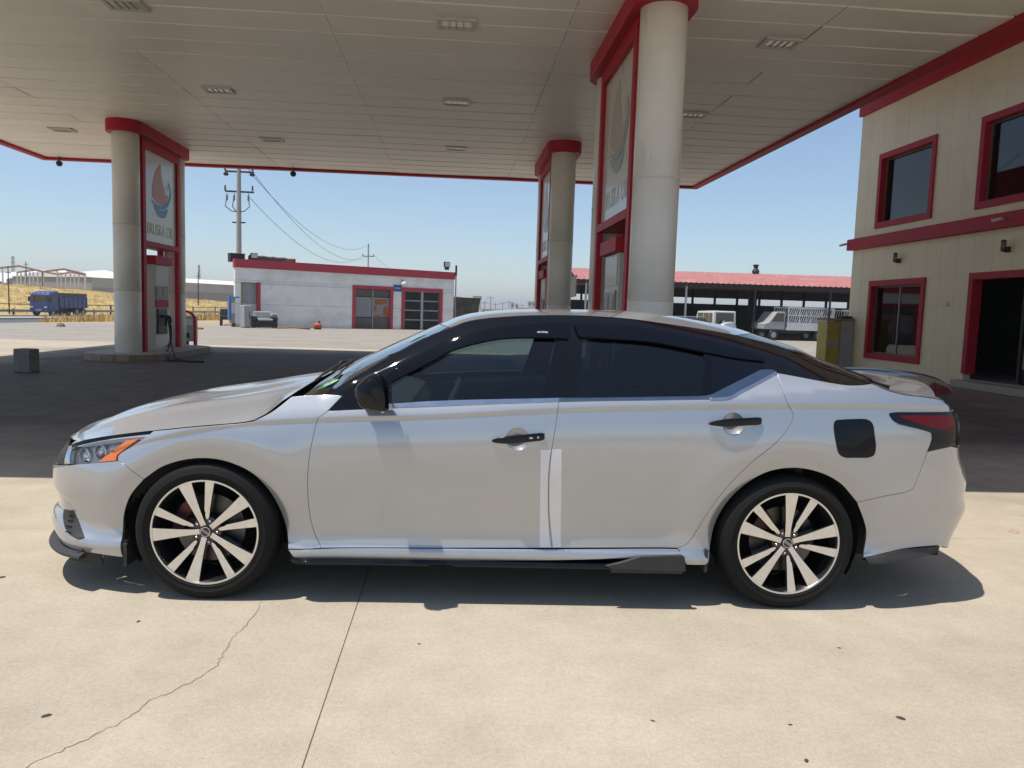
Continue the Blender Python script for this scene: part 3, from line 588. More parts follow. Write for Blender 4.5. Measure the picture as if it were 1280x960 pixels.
def plan(s): return np.interp(s, gs, gx), np.interp(s, gs, gw), np.interp(s, gs, gnx)
# side section: slope of the flank (positive = facing up) against normalised height u
_u_ = np.linspace(.1, 1.3, 2401)
_m_ = np.interp(_u_, [.10, .26, .285, .305, .325, .340, .346, .352, .385, .410, .435, .50, .58, .66, .74, .81, .86, .893, .899, .912, .919, .945, .975, 1.3],
                     [-.9, -.6, -.35, -.05, .35, .75, .60, .20, .17, .03, -.15, -.20, -.19, -.14, -.03, .12, .25, .36, -.24, -.22, .44, .56, .64, .62])
kk = np.hanning(9); kk /= kk.sum(); _m_ = np.convolve(np.pad(_m_, 4, mode='edge'), kk, 'valid')
_in_ = np.cumsum(_m_)*(_u_[1]-_u_[0]); _in_ -= np.interp(.72, _u_, _in_)
def inset_side(u): return np.interp(u, _u_, _in_)
def curve_px(pts):
    a = [unp(*p) for p in pts]; a.sort(); return pchip([p[0] for p in a], [p[1] for p in a])
z_cr = curve_px([(130, 566, .80), (230, 541, .88), (300, 531, .905), (340, 528.5, .91), (400, 525.5, .91), (540, 521.5, .91), (700, 513.5, .91), (780, 511, .91), (980, 508, .91), (1090, 507.5, .88), (1150, 508, .80), (1190, 510, .6)])
z_bt = curve_px([(300, 517, .87), (409, 512, .87), (540, 506, .865), (700, 501, .86), (888, 499, .86), (980, 491, .85), (1060, 483, .81), (1100, 481, .76), (1150, 486, .7)])
RAIL = [(405, 494, .83), (430, 479.5, .80), (471, 455, .725), (500, 438.5, .68), (527, 424, .64), (563, 409.5, .605), (587, 401.3, .595), (634, 396, .585), (699, 394.2, .58), (780, 398, .575), (840, 406, .572), (890, 413.5, .572), (920, 419, .574), (980, 435, .59), (1030, 457, .615), (1066, 468.5, .64), (1092, 478.2, .66)]
_ra = [(*unp(*p), p[2]) for p in RAIL]
z_rl = pchip([p[0] for p in _ra], [p[1] for p in _ra]); w_rl = pchip([p[0] for p in _ra], [p[2] for p in _ra])
XR0, XR1 = _ra[0][0], _ra[-1][0]
in_f = pchip([.10, .17, .23, .29, .33, .37, .42, .48, .56, .62, .68, .74, .85, 1.1], [.06, .03, .005, -.012, .0, .028, .022, .0, .0, .012, .05, .085, .16, .3])
in_r = pchip([.10, .25, .32, .39, .46, .52, .60, .70, .80, .86, .92, .99, 1.05, 1.1, 1.3], [.16, .09, .055, .02, .0, .012, .008, .035, .085, .095, .10, .165, .25, .30, .4])
def P(s, z, off=0.):
    s = np.asarray(s, float); z = np.asarray(z, float)
    if np.any(np.asarray(off) != 0):
        q = P(s, z); return q + N(s, z)*np.asarray(off, float)[..., None]
    x0, w0, nx = plan(s); f = np.clip(nx*nx*1.3-.1, 0, 1); f = f*f*(3-2*f)
    zc = z_cr(x0); u = np.where(z < ZD, .35+(z-ZD), np.where(z < zc, .35+(z-ZD)*(.555/(zc-ZD)), .905+(z-zc)))
    ins = inset_side(u)
    fr = np.clip((-x0-1.55)/.5, 0, 1); ins = ins + fr*np.clip(z-.55, 0, 1)**2*.5      # fenders lean in towards the nose
    fl = sstep(-1.84, -2.22, x0); zl = .215+.125*sstep(-1.7, -2.30, x0); ins = ins - .045*fl*sstep(zl+.035, zl-.045, z)
    for hx in (-WBH, WBH):
        r = np.hypot(s-hx, z-HUBZ); a = np.clip((r-.325)/.155, 0, 1); ins = ins + .040*(1-a)**2 - .010*np.exp(-((r-.50)/.09)**2)*(z > HUBZ-.2)
    # glasshouse
    zb = z_bt(x0); zr = np.maximum(z_rl(x0), zb+.03); xin = np.clip((x0-XR0+.05)/.1, 0, 1)*np.clip((XR1+.06-x0)/.1, 0, 1)
    t = np.clip((z-zb)/(zr-zb), 0, 1.15); ucb = .905+(zb-zc); inb = inset_side(ucb)
    g = .80*t+.20*np.clip(t, 0, 2)**5
    insg = inb + (w0-inb-w_rl(x0))*g
    ins = np.where((z > zb) & (xin > 0), insg*xin+ins*(1-xin), ins)
    ie = np.where(s < 0, in_f(z), in_r(z)); sg = np.where(s < 0, 1, -1)
    x = x0 + sg*f*ie; wv = np.maximum(w0 - (1-f)*ins - f*.25*np.clip(ie, 0, 1), 0)
    wv = np.where((s < SMIN+.02) | (s > SMAX-.02), np.minimum(wv, w0), wv)
    return np.stack([x, -wv, z+0*x], -1)
def N(s, z, e=.003):
    a = P(s+e, z)-P(s-e, z); b = P(s, z+e)-P(s, z-e); n = np.cross(a, b); return n/np.maximum(np.linalg.norm(n, axis=-1, keepdims=True), 1e-9)
def sz(px, py):
    """picture point -> (s, z) on the car's outer skin"""
    x, z = unp(px, py, .88); v = np.array([np.clip(x, SMIN+.15, SMAX-.15), z]); T = np.array([px, py], float)
    pr = lambda v: to_px(car2world(P(v[0], v[1])))
    for it in range(30):
        r = pr(v)-T
        if np.abs(r).max() < .05: break
        J = np.stack([(pr(v+np.array([.004, 0]))-pr(v-np.array([.004, 0])))/.008, (pr(v+np.array([0, .004]))-pr(v-np.array([0, .004])))/.008], 1)
        dv = np.linalg.lstsq(J+np.eye(2)*.5, r, rcond=None)[0]; m_ = np.abs(dv).max(); dv = dv*min(1, .08/max(m_, 1e-9)); v = v-dv
        v[0] = np.clip(v[0], SMIN+.02, SMAX-.02)
    return v
def catmull(pts, n=10):
    p = np.array(pts, float)
    if len(p) < 3: return np.array([p[0]+(p[-1]-p[0])*i/n for i in range(n+1)])
    q = np.vstack([2*p[0]-p[1], p, 2*p[-1]-p[-2]]); out = []
    for i in range(1, len(q)-2):
        d = [max(np.linalg.norm(q[i+j+1]-q[i+j])**.5, 1e-6) for j in (-1, 0, 1)]
        t0, t1 = 0, d[0]; t2 = t1+d[1]; t3 = t2+d[2]
        for k in range(n):
            t = t1+(t2-t1)*k/n
            A1 = (t1-t)/(t1-t0)*q[i-1]+(t-t0)/(t1-t0)*q[i]; A2 = (t2-t)/(t2-t1)*q[i]+(t-t1)/(t2-t1)*q[i+1]; A3 = (t3-t)/(t3-t2)*q[i+1]+(t-t2)/(t3-t2)*q[i+2]
            B1 = (t2-t)/(t2-t0)*A1+(t-t0)/(t2-t0)*A2; B2 = (t3-t)/(t3-t1)*A2+(t-t1)/(t3-t1)*A3
            out.append((t2-t)/(t2-t1)*B1+(t-t1)/(t2-t1)*B2)
    out.append(p[-1]); return np.array(out)
def C(*px, raw=False):
    """a smooth run of picture points as (s, z)"""
    return catmull([sz(*p) if len(p) == 2 else np.array(p[1:]) for p in px])
def outline(*runs, step=.016):
    pts = np.vstack(runs); out = [pts[0]]
    for a in pts[1:]:
        if np.linalg.norm(a-out[-1]) > 1e-4: out.append(a)
    if np.linalg.norm(out[0]-out[-1]) < 1e-4: out.pop()
    res = []
    n = len(out)
    for i in range(n):
        a, b = out[i], out[(i+1) % n]; L = np.linalg.norm(b-a); k = max(1, int(math.ceil(L/step)))
        res += [a+(b-a)*j/k for j in range(k)]
    return np.array(res)
def inside(p, poly):
    x, y = p[:, 0], p[:, 1]; c = np.zeros(len(p), bool); q = np.roll(poly, -1, 0)
    for (ax, ay), (bx, by) in zip(poly, q):
        if ay == by: continue
        c ^= ((ay > y) != (by > y)) & (x < (bx-ax)*(y-ay)/(by-ay)+ax)
    return c
def shrink(poly, d):
    t = np.roll(poly, -1, 0)-np.roll(poly, 1, 0); t /= np.maximum(np.linalg.norm(t, axis=1, keepdims=True), 1e-9)
    n = np.stack([t[:, 1], -t[:, 0]], 1); ar = np.sum(poly[:, 0]*np.roll(poly[:, 1], -1)-np.roll(poly[:, 0], -1)*poly[:, 1])
    if ar < 0: n = -n
    return poly - n*d, n
def tri(poly, hole=None, res=.022, rows=None):
    lo, hi = poly.min(0), poly.max(0)
    g = np.stack(np.meshgrid(np.arange(lo[0]+res/2, hi[0], res), np.arange(lo[1]+res/2, hi[1], res*.8)), -1).reshape(-1, 2)
    if rows is not None and len(g):
        ss_ = np.arange(lo[0]+.008, hi[0], .02); ex_ = []; bl_z = []
        for fz, offs in rows:
            zc_ = fz(ss_); ex_ += [np.stack([ss_, zc_+o], 1) for o in offs]; bl_z.append((fz, min(offs)-.006, max(offs)+.006))
        for fz, a, b in bl_z: d_ = g[:, 1]-fz(g[:, 0]); g = g[(d_ < a) | (d_ > b)]
        g = np.vstack([g]+ex_)
    g = g[inside(g, poly)] if len(g) else g
    B = poly if hole is None else np.vstack([poly, hole])
    if hole is not None and len(g): g = g[~inside(g, hole)]
    if len(g):
        keep = np.ones(len(g), bool)
        for i in range(0, len(g), 500):
            d = np.linalg.norm(g[i:i+500, None]-B[None], axis=2).min(1); keep[i:i+500] = d > res*.3
        g = g[keep]
    n = len(poly); E = [(i, (i+1) % n) for i in range(n)]
    if hole is not None: m = len(hole); E += [(n+i, n+(i+1) % m) for i in range(m)]
    A = np.vstack([B, g]) if len(g) else B
    vo, eo, fo, *_ = delaunay_2d_cdt([Vector((float(a), float(b))) for a, b in A], E, [], 0, 1e-6)
    v = np.array([(p.x, p.y) for p in vo]); f = np.array([list(t) for t in fo if len(t) == 3]); c = v[f].mean(1)
    k = inside(c, poly)
    if hole is not None: k &= ~inside(c, hole)
    return v, f[k]
def mirror(V, Fc, Nn): return V*np.array([1, -1, 1]), [tuple(reversed(f)) for f in Fc], Nn*np.array([1, -1, 1])
CREASE = [(lambda s: z_cr(np.interp(s, gs, gx)), (-.02, -.012, -.0075, -.005, -.002, .002, .005, .008, .011, .016, .024)), (lambda s: ZD+0*s, (.004, .02, .034, .046, .056, .066, .078, .09, .11))]
def skin(poly, off=0., gap=.0022, depth=.022, hole=None, res=.022, bev=.0018, rows=None):
    """triangulated panel on the car skin with rolled edges: vertices, faces, normals (near side)"""
    poly, n2 = shrink(poly, gap); v, f = tri(poly, hole, res, rows)
    a = np.cross(v[f[:, 1]]-v[f[:, 0]], v[f[:, 2]]-v[f[:, 0]]); f[a < 0] = f[a < 0][:, ::-1]
    V = P(v[:, 0], v[:, 1], off); Nn = N(v[:, 0], v[:, 1]); Fc = [tuple(t) for t in f]
    loops = [(poly, n2)]
    if hole is not None: h, hn = shrink(hole, 0); loops.append((hole, -hn))
    for pl, nn in loops:
        if depth <= 0: continue
        s, z = pl[:, 0], pl[:, 1]; e = .004
        Ps = (P(s+e, z)-P(s-e, z))/(2*e); Pz = (P(s, z+e)-P(s, z-e))/(2*e); o = Ps*nn[:, :1]+Pz*nn[:, 1:]; o /= np.maximum(np.linalg.norm(o, axis=1, keepdims=True), 1e-9)
        b = P(s, z, off); nb = N(s, z); k = len(V); m = len(pl)
        V = np.vstack([V, b, b+o*bev-nb*bev, b+o*bev-nb*depth]); q = (nb+o); q /= np.linalg.norm(q, axis=1, keepdims=True)
        Nn = np.vstack([Nn, nb, o, o])
        ar = np.sum(pl[:, 0]*np.roll(pl[:, 1], -1)-np.roll(pl[:, 0], -1)*pl[:, 1])
        flip = (ar > 0) == (pl is poly)
        for i in range(m):
            j = (i+1) % m
            for r in range(2):
                t = (k+r*m+i, k+(r+1)*m+i, k+(r+1)*m+j, k+r*m+j); Fc.append(t if flip else t[::-1])
    return V, Fc, Nn
def panel(name, poly, m, parent, both=True, join=False, **kw):
    V, Fc, Nn = skin(poly, **kw); V2, F2, N2 = mirror(V, Fc, Nn)
    if join: n = len(V); return obj(name, np.vstack([V, V2]), Fc+[tuple(i+n for i in f) for f in F2], m, parent, True, np.vstack([Nn, N2]))
    if type(parent) is tuple: pa, pb = parent
    else: pa = pb = parent
    a = obj(name, V, Fc, m, pa, True, Nn)
    if not both: return a
    return a, obj(name, V2, F2, m, pb, True, N2)
def sheet(name, R, Cn, m, parent, nv=40, p=2.0, drop=.012, bump=None, vlim=1.0, offz=0., edge=True):
    """surface across the car: R = near edge points (x, lat, z) against t, Cn = centre line points (x, z)"""
    R = np.array(R); Cn = np.array(Cn); nt_ = 40
    def res_(A):
        A = catmull(A, 8) if len(A) > 2 else A; d = np.concatenate([[0], np.cumsum(np.linalg.norm(np.diff(A, axis=0), axis=1))]); t = np.linspace(0, d[-1], nt_)
        return np.stack([np.interp(t, d, A[:, i]) for i in range(A.shape[1])], 1)
    R = res_(R); Cn = res_(Cn); v = np.linspace(-vlim, vlim, nv+1); Pn = np.zeros((nt_, nv+1, 3))
    a = np.abs(v)[None]**p
    Pn[..., 0] = Cn[:, :1]+(R[:, :1]-Cn[:, :1])*np.abs(v)[None]**2; Pn[..., 1] = v[None]*R[:, 1:2]; Pn[..., 2] = Cn[:, 1:]+(R[:, 2:]-Cn[:, 1:])*a + offz
    if bump is not None: Pn[..., 2] += bump(np.linspace(0, 1, nt_)[:, None], np.abs(v)[None])
    G = np.gradient(Pn, axis=0); H = np.gradient(Pn, axis=1); Nn = np.cross(G, H); Nn /= np.linalg.norm(Nn, axis=2, keepdims=True)
    if Nn[..., 2].mean() < 0: Nn = -Nn; fl = True
    else: fl = False
    V = Pn.reshape(-1, 3); NV = Nn.reshape(-1, 3); w_ = nv+1
    Fc = [(i*w_+j, (i+1)*w_+j, (i+1)*w_+j+1, i*w_+j+1) for i in range(nt_-1) for j in range(nv)]
    if fl: Fc = [f[::-1] for f in Fc]
    if edge:
        loop = [i*w_ for i in range(nt_)]+[(nt_-1)*w_+j for j in range(1, w_)]+[i*w_+nv for i in range(nt_-2, -1, -1)]+[j for j in range(nv-1, 0, -1)]
        k = len(V); base = V[loop]; c = V.mean(0); o = base-c; o[:, 2] *= .2; o /= np.linalg.norm(o, axis=1, keepdims=True)
        V = np.vstack([V, base, base+o*.0015-NV[loop]*.002, base+o*.0015-NV[loop]*drop]); NV = np.vstack([NV, NV[loop], o, o]); m_ = len(loop)
        for i in range(m_):
            j = (i+1) % m_
            for r in range(2): Fc.append((k+r*m_+i, k+r*m_+j, k+(r+1)*m_+j, k+(r+1)*m_+i))
    return obj(name, V, Fc, m, parent, True, NV), Pn
def flake_paint():
    m = mat('silver_paint', (.36, .375, .40), .14, .93, 1.0, .025); nt = m.node_tree; b = nt.nodes['Principled BSDF']; L = nt.links.new
    tc = node(nt, 'ShaderNodeTexCoord'); v = node(nt, 'ShaderNodeTexVoronoi'); v.inputs['Scale'].default_value = 1400; L(tc.outputs['Object'], v.inputs['Vector'])
    n = node(nt, 'ShaderNodeTexNoise'); n.inputs['Scale'].default_value = 2.2; n.inputs['Detail'].default_value = 7; n.inputs['Roughness'].default_value = .7; L(tc.outputs['Object'], n.inputs['Vector'])
    r = node(nt, 'ShaderNodeMapRange'); r.inputs['From Min'].default_value = .3; r.inputs['From Max'].default_value = .75; r.inputs['To Min'].default_value = .02; r.inputs['To Max'].default_value = .10; L(n.outputs['Fac'], r.inputs['Value']); L(r.outputs[0], b.inputs['Coat Roughness'])
    b.inputs['Roughness'].default_value = .14
    b2 = node(nt, 'ShaderNodeBsdfPrincipled'); b2.inputs['Base Color'].default_value = (.60, .612, .63, 1); b2.inputs['Metallic'].default_value = .66; b2.inputs['Roughness'].default_value = .62; b2.inputs['Coat Weight'].default_value = 1.0; L(r.outputs[0], b2.inputs['Coat Roughness'])
    mx = node(nt, 'ShaderNodeMixShader'); mx.inputs[0].default_value = .43; L(b.outputs[0], mx.inputs[1]); L(b2.outputs[0], mx.inputs[2]); L(mx.outputs[0], nt.nodes['Material Output'].inputs['Surface'])
    return m
PAINT = flake_paint()
GBLK = mat('gloss_black', (.0045, .005, .0065), .5, 0, .75, .02, spec=0.)
SMOKE = mat('smoked_plastic', (.003, .004, .007), .5, 0, .6, .02, spec=0.)
PLAS = mat('rough_black_plastic', (.03, .03, .029), .62, var=.35, scale=14, bump=.15, bscale=400)
DARK = mat('dark_underside', (.012, .012, .012), .9)
CHROME = mat('satin_chrome', (.62, .64, .67), .16, 1.0, var=.06, scale=20)
MACH = mat('machined_alloy', (.76, .755, .75), .30, 1.0, var=.08, scale=40)
WBLK = mat('wheel_black', (.012, .012, .013), .22, 0, .7, .05)
RUB = mat('tyre_rubber', (.005, .005, .005), .75, spec=.3, var=.4, scale=9, bump=.2, bscale=250)
RED = mat('tail_red', (.13, .003, .006), .5, 0, .5, .02, spec=0.)
AMB = mat('amber_lens', (.62, .15, .02), .18, 0, 1.0, .02)
TAPE = mat('protective_tape', (.70, .71, .75), .33, .35, var=.05, scale=30)
CAL = mat('caliper_red', (.10, .006, .006), .35)
DISC = mat('brake_disc', (.12, .115, .11), .38, 1.0, var=.2, scale=30)
SEAT = mat('seat_fabric', (.035, .035, .037), .9, var=.3, scale=30)
CLOTH = mat('grey_trim', (.10, .10, .10), .85, var=.2, scale=30)
GLF = glass('front_glass', (.42, .52, .52), 1.3); GLR = glass('rear_glass', (.18, .24, .25), 1.3); GWS = glass('windscreen_glass', (.60, .68, .66), 1.3); LENS = glass('clear_lens', (.94, .94, .94), .8)
WHT = mat('white_print', (.75, .76, .78), .4)
GLS2 = mat('dark_pane', (.003, .004, .008), .5, 0, .8, .01, spec=0.)
car = thing('saloon_car', 'silver saloon car with black roof pillars and two-tone alloy wheels in the sun', 'car', (CARX, CARY, 0), YAW)
S_FD = [(428, 494.8), (409.4, 514), (397.4, 523.6), (394.2, 534), (388.6, 560), (385.6, 580), (384.6, 610), (386.7, 640), (392, 663), (401.2, 685)]
S_B = [(714.8, 405.6), (713.4, 415), (706.9, 456), (699.4, 497.5), (698.6, 502), (695, 530), (690, 560), (687.2, 578), (685.7, 610), (685.8, 640), (690.2, 685)]
S_RQ = [(970.5, 465.6), (977, 484), (984.8, 505), (990, 514), (991.8, 520.5), (988.5, 530), (972.8, 551), (940, 577.8), (910, 607.7), (885, 641), (864.8, 672.8), (856, 682), (846, 685)]
fd = C(*S_FD[1:]); bl = C(*S_B[4:]); bu = C(*S_B[:5]); rq = C(*S_RQ)
belt_f = C((409.4, 513.6), (487, 510), (540, 508), (620, 504.7), (698.6, 502)); belt_r = C((698.6, 502), (740, 501), (820, 500), (888, 499)); kick = C((888, 499), (900, 499), (911, 497.5), (925, 490)); kick2 = C((925, 490), (970.5, 465.6))
arch_f = C((360, 686), (358.5, 664), (350, 637), (333, 609), (312.5, 590), (283, 577), (258, 573), (233, 574.6), (204, 583), (180, 599))
arch_fb = C((180, 599), (162.5, 621), (154.5, 648), (152, 675), (153.5, 696.5))
arch_r = C((1071, 627.7), (1051, 605), (1028, 592), (995, 585), (963.75, 588.75), (943, 598), (918, 617.5), (897, 647), (888.5, 678), (884.6, 706))
arch_rb = C((1079.6, 696.5), (1082.7, 668), (1080.6, 653.7), (1071, 627.7))
hood_edge = C((192, 538.4), (250, 533), (300, 529.5), (316, 527)); hood_edge2 = C((316, 527), (340, 514.5), (364.4, 495.8))
hl_low = C((192, 538.4), (178, 549), (156, 563), (148.5, 568.5), (147, 572), (147.5, 576))
hl_bot = C((147.5, 576), (120, 578.5), (100, 580), (86, 581.5)); hl_top = C((89, 555.5), (103, 550.5), (143.7, 543.5), (192, 538.4))
bseam_f = C((147.5, 576), (156, 581.5), (166, 589.5), (180, 599))
bseam_r = C((1159.5, 564.5), (1150, 590), (1144, 606), (1140, 611.5), (1132, 615), (1100, 621.5), (1071, 627.7))
L2 = lambda a, b: np.array([a, b])
# fender, doors, quarter
fender = outline(hood_edge, hood_edge2, C((364.4, 495.8), (390, 493.6), (415, 493), (428, 494.8)), C((428, 494.8), (409.4, 514)), fd, arch_f, bseam_f[::-1], hl_low[::-1])
fa = panel('fender', fender, PAINT, car, rows=CREASE[:1])
fdo = outline(belt_f, bl, fd[::-1]); rdo = outline(belt_r, kick, kick2, rq, bl[::-1])
circ = lambda px, py, r: np.array([sz(px, py)+r*np.array([math.cos(a), math.sin(a)*.98]) for a in np.linspace(0, 2*math.pi, 41)[:-1]])
da = panel('front_door', fdo, PAINT, car, hole=circ(647, 549, .056), rows=CREASE); db = panel('rear_door', rdo, PAINT, car, hole=circ(917, 530, .056), rows=CREASE)
trunk_gap = C((1088, 478.8), (1102, 485), (1128, 492.8), (1154, 496), (1178, 499.5))
cpl = C((970.5, 465.6), (1000, 471), (1032, 477), (1058, 481), (1076, 480.8), (1088, 478.8))
tl_top = C((1185.5, 507), (1187.5, 514.8)); tl_a = C((1187.5, 515), (1150, 515.6), (1116, 516), (1111.7, 517.5), (1116, 524.7), (1124, 530)); tl_b = C((1124, 530), (1159, 539), (1164, 541.5), (1165, 548), (1159.5, 564.5))
quarter = outline(cpl, trunk_gap, C((1178, 499.5), (1185.5, 507)), tl_top, tl_a, tl_b, bseam_r, arch_r, C((884.6, 706), (858, 706)), C((858, 706), (848, 687), (846, 685)), rq[::-1])
qa = panel('quarter_panel', quarter, PAINT, car, rows=CREASE[:1])
# sills and side skirt
sill = outline(C((360.5, 687), (401, 686.2), (690, 686.2), (847, 686.4)), C((847, 686.4), (855, 696)), C((855, 696), (700, 700.5), (600, 701), (450, 700.5), (369, 699.5)), C((369, 699.5), (360.5, 687)))
panel('sill', sill, PAINT, car, depth=.03)
tops = np.array([sz(369, 699.5), sz(857, 700)])
sk = MB(); xs = np.linspace(tops[0][0]-.02, tops[1][0]-.36, 40)
for sgn, nm in ((-1, 'n'), (1, 'f')):
    V = []; Fc = []
    prof = [(-.05, .220), (-.012, .216), (.020, .207), (.026, .199), (.022, .192), (-.07, .190)]
    wr_ = [float(-P(x, .235)[1]) for x in xs]
    for x, w0 in zip(xs, wr_):
        e = min(1, (x-xs[0])/.05)
        for a, b in prof: V.append((x, sgn*(w0+a*e), b))
    n = len(prof)
    for i in range(len(xs)-1):
        for q in range(n): Fc.append((i*n+q, i*n+(q+1) % n, (i+1)*n+(q+1) % n, (i+1)*n+q))
    Fc += [tuple(range(n)), tuple(range((len(xs)-1)*n, len(xs)*n))]
    o = obj('side_skirt', V, Fc, GBLK, car); autosmooth(o, 50)
    # winglet at the rear of the skirt
    lat = .955; pts = [unp(a, b, lat) for a, b in ((757, 708), (775, 704), (801.6, 696), (853, 694.5), (856.5, 697), (858, 715), (834, 715.5), (765, 712))]
    mb = MB(); M = Matrix(((1, 0, 0, 0), (0, 0, sgn, sgn*(lat-.025)), (0, 1, 0, 0), (0, 0, 0, 1))); mb.prism(pts, .02, M)
    mb.box((xs[-1]-.01, min(sgn*.80, sgn*.93), .178), (pts[4][0], max(sgn*.80, sgn*.93), .212))
    autosmooth(mb.build('skirt_winglet', PLAS, car, bevel=.004), 30)
# bumpers
zt = float(C((86, 581.5), (88, 581.4))[0][1]); bf_s = sz(86, 581.5)
bb = C((153.5, 696.5), (140, 695), (120, 692), (104, 690)); lip_end = bb[-1]
vent = outline(C((80.5, 637), (92, 638.7)), C((92, 638.7), (105.5, 672)), C((105.5, 672), (98.4, 674)), C((98.4, 674), (84.5, 664), (80.5, 637)), step=.01)
bump_f = outline(bseam_f, arch_fb, bb, catmull([lip_end, np.array([lip_end[0]-.25, .205]), np.array([(lip_end[0]+SMIN)/2-.1, .195]), np.array([SMIN+.001, .195])]), L2(np.array([SMIN+.001, .195]), np.array([SMIN+.001, .50])), catmull([np.array([SMIN+.001, .50]), np.array([SMIN+.25, .53]), np.array([SMIN+.45, zt-.06]), bf_s]), hl_bot[::-1])
panel('front_bumper', bump_f, PAINT, car, join=True, res=.018)
panel('fog_vent', vent, PLAS, car, off=.004, gap=0, res=.012, depth=.012)
V_, F_, N_ = skin(vent, off=.006, gap=.006, res=.03, depth=0)
drl = outline(C((79.7, 624), (86, 626)), C((86, 626), (91.5, 637)), C((91.5, 637), (80.4, 636)), C((80.4, 636), (79.7, 624)), step=.01)
panel('daytime_lamp', drl, mat('drl_grey', (.40, .40, .40), .3, .4, .6), car, off=.001, gap=0, res=.02, depth=.004)
# vent slats
vs = vent.mean(0)
for sgn in (-1, 1):
    mb = MB()
    for i in range(5):
        for j in range(2):
            s0 = vs[0]-.012+j*.02+(2-i)*-.004; z0 = vs[1]+.055-i*.024
            c = P(s0, z0, .006)*np.array([1, -sgn, 1]) if sgn > 0 else P(s0, z0, .006); MB().box(c-np.array([.009, .004, .0015]), c+np.array([.006, .004, .0015])).build('vent_slat', GBLK, car)
# grille behind chrome V
gr = outline(catmull([np.array([SMIN+.001, .69]), np.array([SMIN+.30, .69]), np.array([SMIN+.50, .69]), sz(84, 560)]), C((84, 560), (82, 570), (80, 581)), catmull([sz(80, 581), np.array([SMIN+.45, zt-.05]), np.array([SMIN+.25, .535]), np.array([SMIN+.001, .505])]), L2(np.array([SMIN+.001, .505]), np.array([SMIN+.001, .69])))
panel('grille', gr, PLAS, car, join=True, off=-.02, gap=.001, res=.03, depth=0.01)
cv = C((86.5, 558), (83.5, 568), (81.5, 579.5)); cv2 = C((88, 579.5), (88.5, 569), (90.5, 557.5))
panel('grille_chrome', outline(cv, L2(cv[-1], cv2[0]), cv2, L2(cv2[-1], cv[0]), step=.008), CHROME, car, off=.004, gap=0, res=.012, depth=.02)
# headlights
hl = outline(hl_top, hl_low, hl_bot, C((86, 581.5), (86.5, 568), (89, 555.5)))
ha = panel('headlight', hl, mat('lamp_housing', (.62, .62, .61), .35, .5, var=.25, scale=16), car, off=-.03, gap=.002, depth=.01, res=.014)
panel('lens', hl, LENS, ha, off=.001, gap=.003, depth=.0, res=.018)
amb = outline(C((123.4, 577.5), (145, 575.5)), C((145, 575.5), (146, 569.5), (157.8, 560), (172.7, 548.8)), C((172.7, 548.8), (158, 551.3)), C((158, 551.3), (142, 563)), C((142, 563), (123.4, 577.5)), step=.008)
panel('reflector', amb, AMB, ha, off=.002, gap=0, depth=.02, res=.012)
trim = outline(C((90, 556.5), (143, 545), (188, 540)), C((188, 540), (176, 548)), C((176, 548), (140, 552), (104, 557)), C((104, 557), (90, 556.5)), step=.01)
panel('lamp_shroud', trim, mat('lamp_grey', (.42, .42, .41), .35), ha, off=-.014, gap=0, depth=.02, res=.014)
for (px, py, r) in ((102, 569, .042), (122, 567, .036)):
    c = sz(px, py); p = P(c[0], c[1], -.022); nn = N(c[0], c[1])
    for sgn, par in ((1, ha[0]), (-1, ha[1])):
        mb = MB(); q = p*np.array([1, sgn, 1]); n3 = nn*np.array([1, sgn, 1]); n3[2] = 0
        prof = [(r, -.01), (r, .004), (r*.86, .006), (r*.84, -.004), (r*.7, .004), (r*.45, .012), (0.001, .015)]
        R_ = Vector((0, 0, 1)).rotation_difference(Vector(n3)).to_matrix().to_4x4(); R_.translation = Vector(q)
        t = MB().lathe(prof, 20); mb.add([R_ @ Vector(v) for v in t.V], t.F); autosmooth(mb.build('projector', CHROME, par), 30)
# splitter under the front bumper
for sgn in (-1, 1):
    ss = np.linspace(lip_end[0]+.02, SMIN+.002, 40); V = []; Fc = []
    for i, s in enumerate(ss):
        p = P(s, .205); p[1] *= -sgn if sgn > 0 else 1
        nx = N(s, .30); nx[2] = 0; nx /= np.linalg.norm(nx); nx[1] *= -1 if sgn > 0 else 1
        for a, b in ((-.12, .196), (.01, .190), (.034, .180), (.038, .172), (.032, .165), (-.12, .170)): q = p+nx*a; V.append((q[0], min(q[1], 0) if sgn < 0 else max(q[1], 0), b))
    for i in range(len(ss)-1):
        for q in range(6): Fc.append((i*6+q, i*6+(q+1) % 6, i*6+6+(q+1) % 6, i*6+6+q))
    Fc += [tuple(range(6)), tuple(range((len(ss)-1)*6, len(ss)*6))]
    autosmooth(obj('front_splitter', V, Fc, PLAS, car), 40)
    lat = .80; pts = [unp(a, b, lat) for a, b in ((89, 699.5), (93, 692), (104.7, 684.5), (112, 685.5), (122, 688.5), (127, 707), (122, 710.5))]
    M = Matrix(((1, 0, 0, 0), (-sgn*.18, 0, sgn, sgn*(lat-.01)-sgn*.37), (0, 1, 0, 0), (0, 0, 0, 1)))
    autosmooth(MB().prism(pts, .014, M).build('splitter_winglet', PLAS, car, bevel=.004), 30)
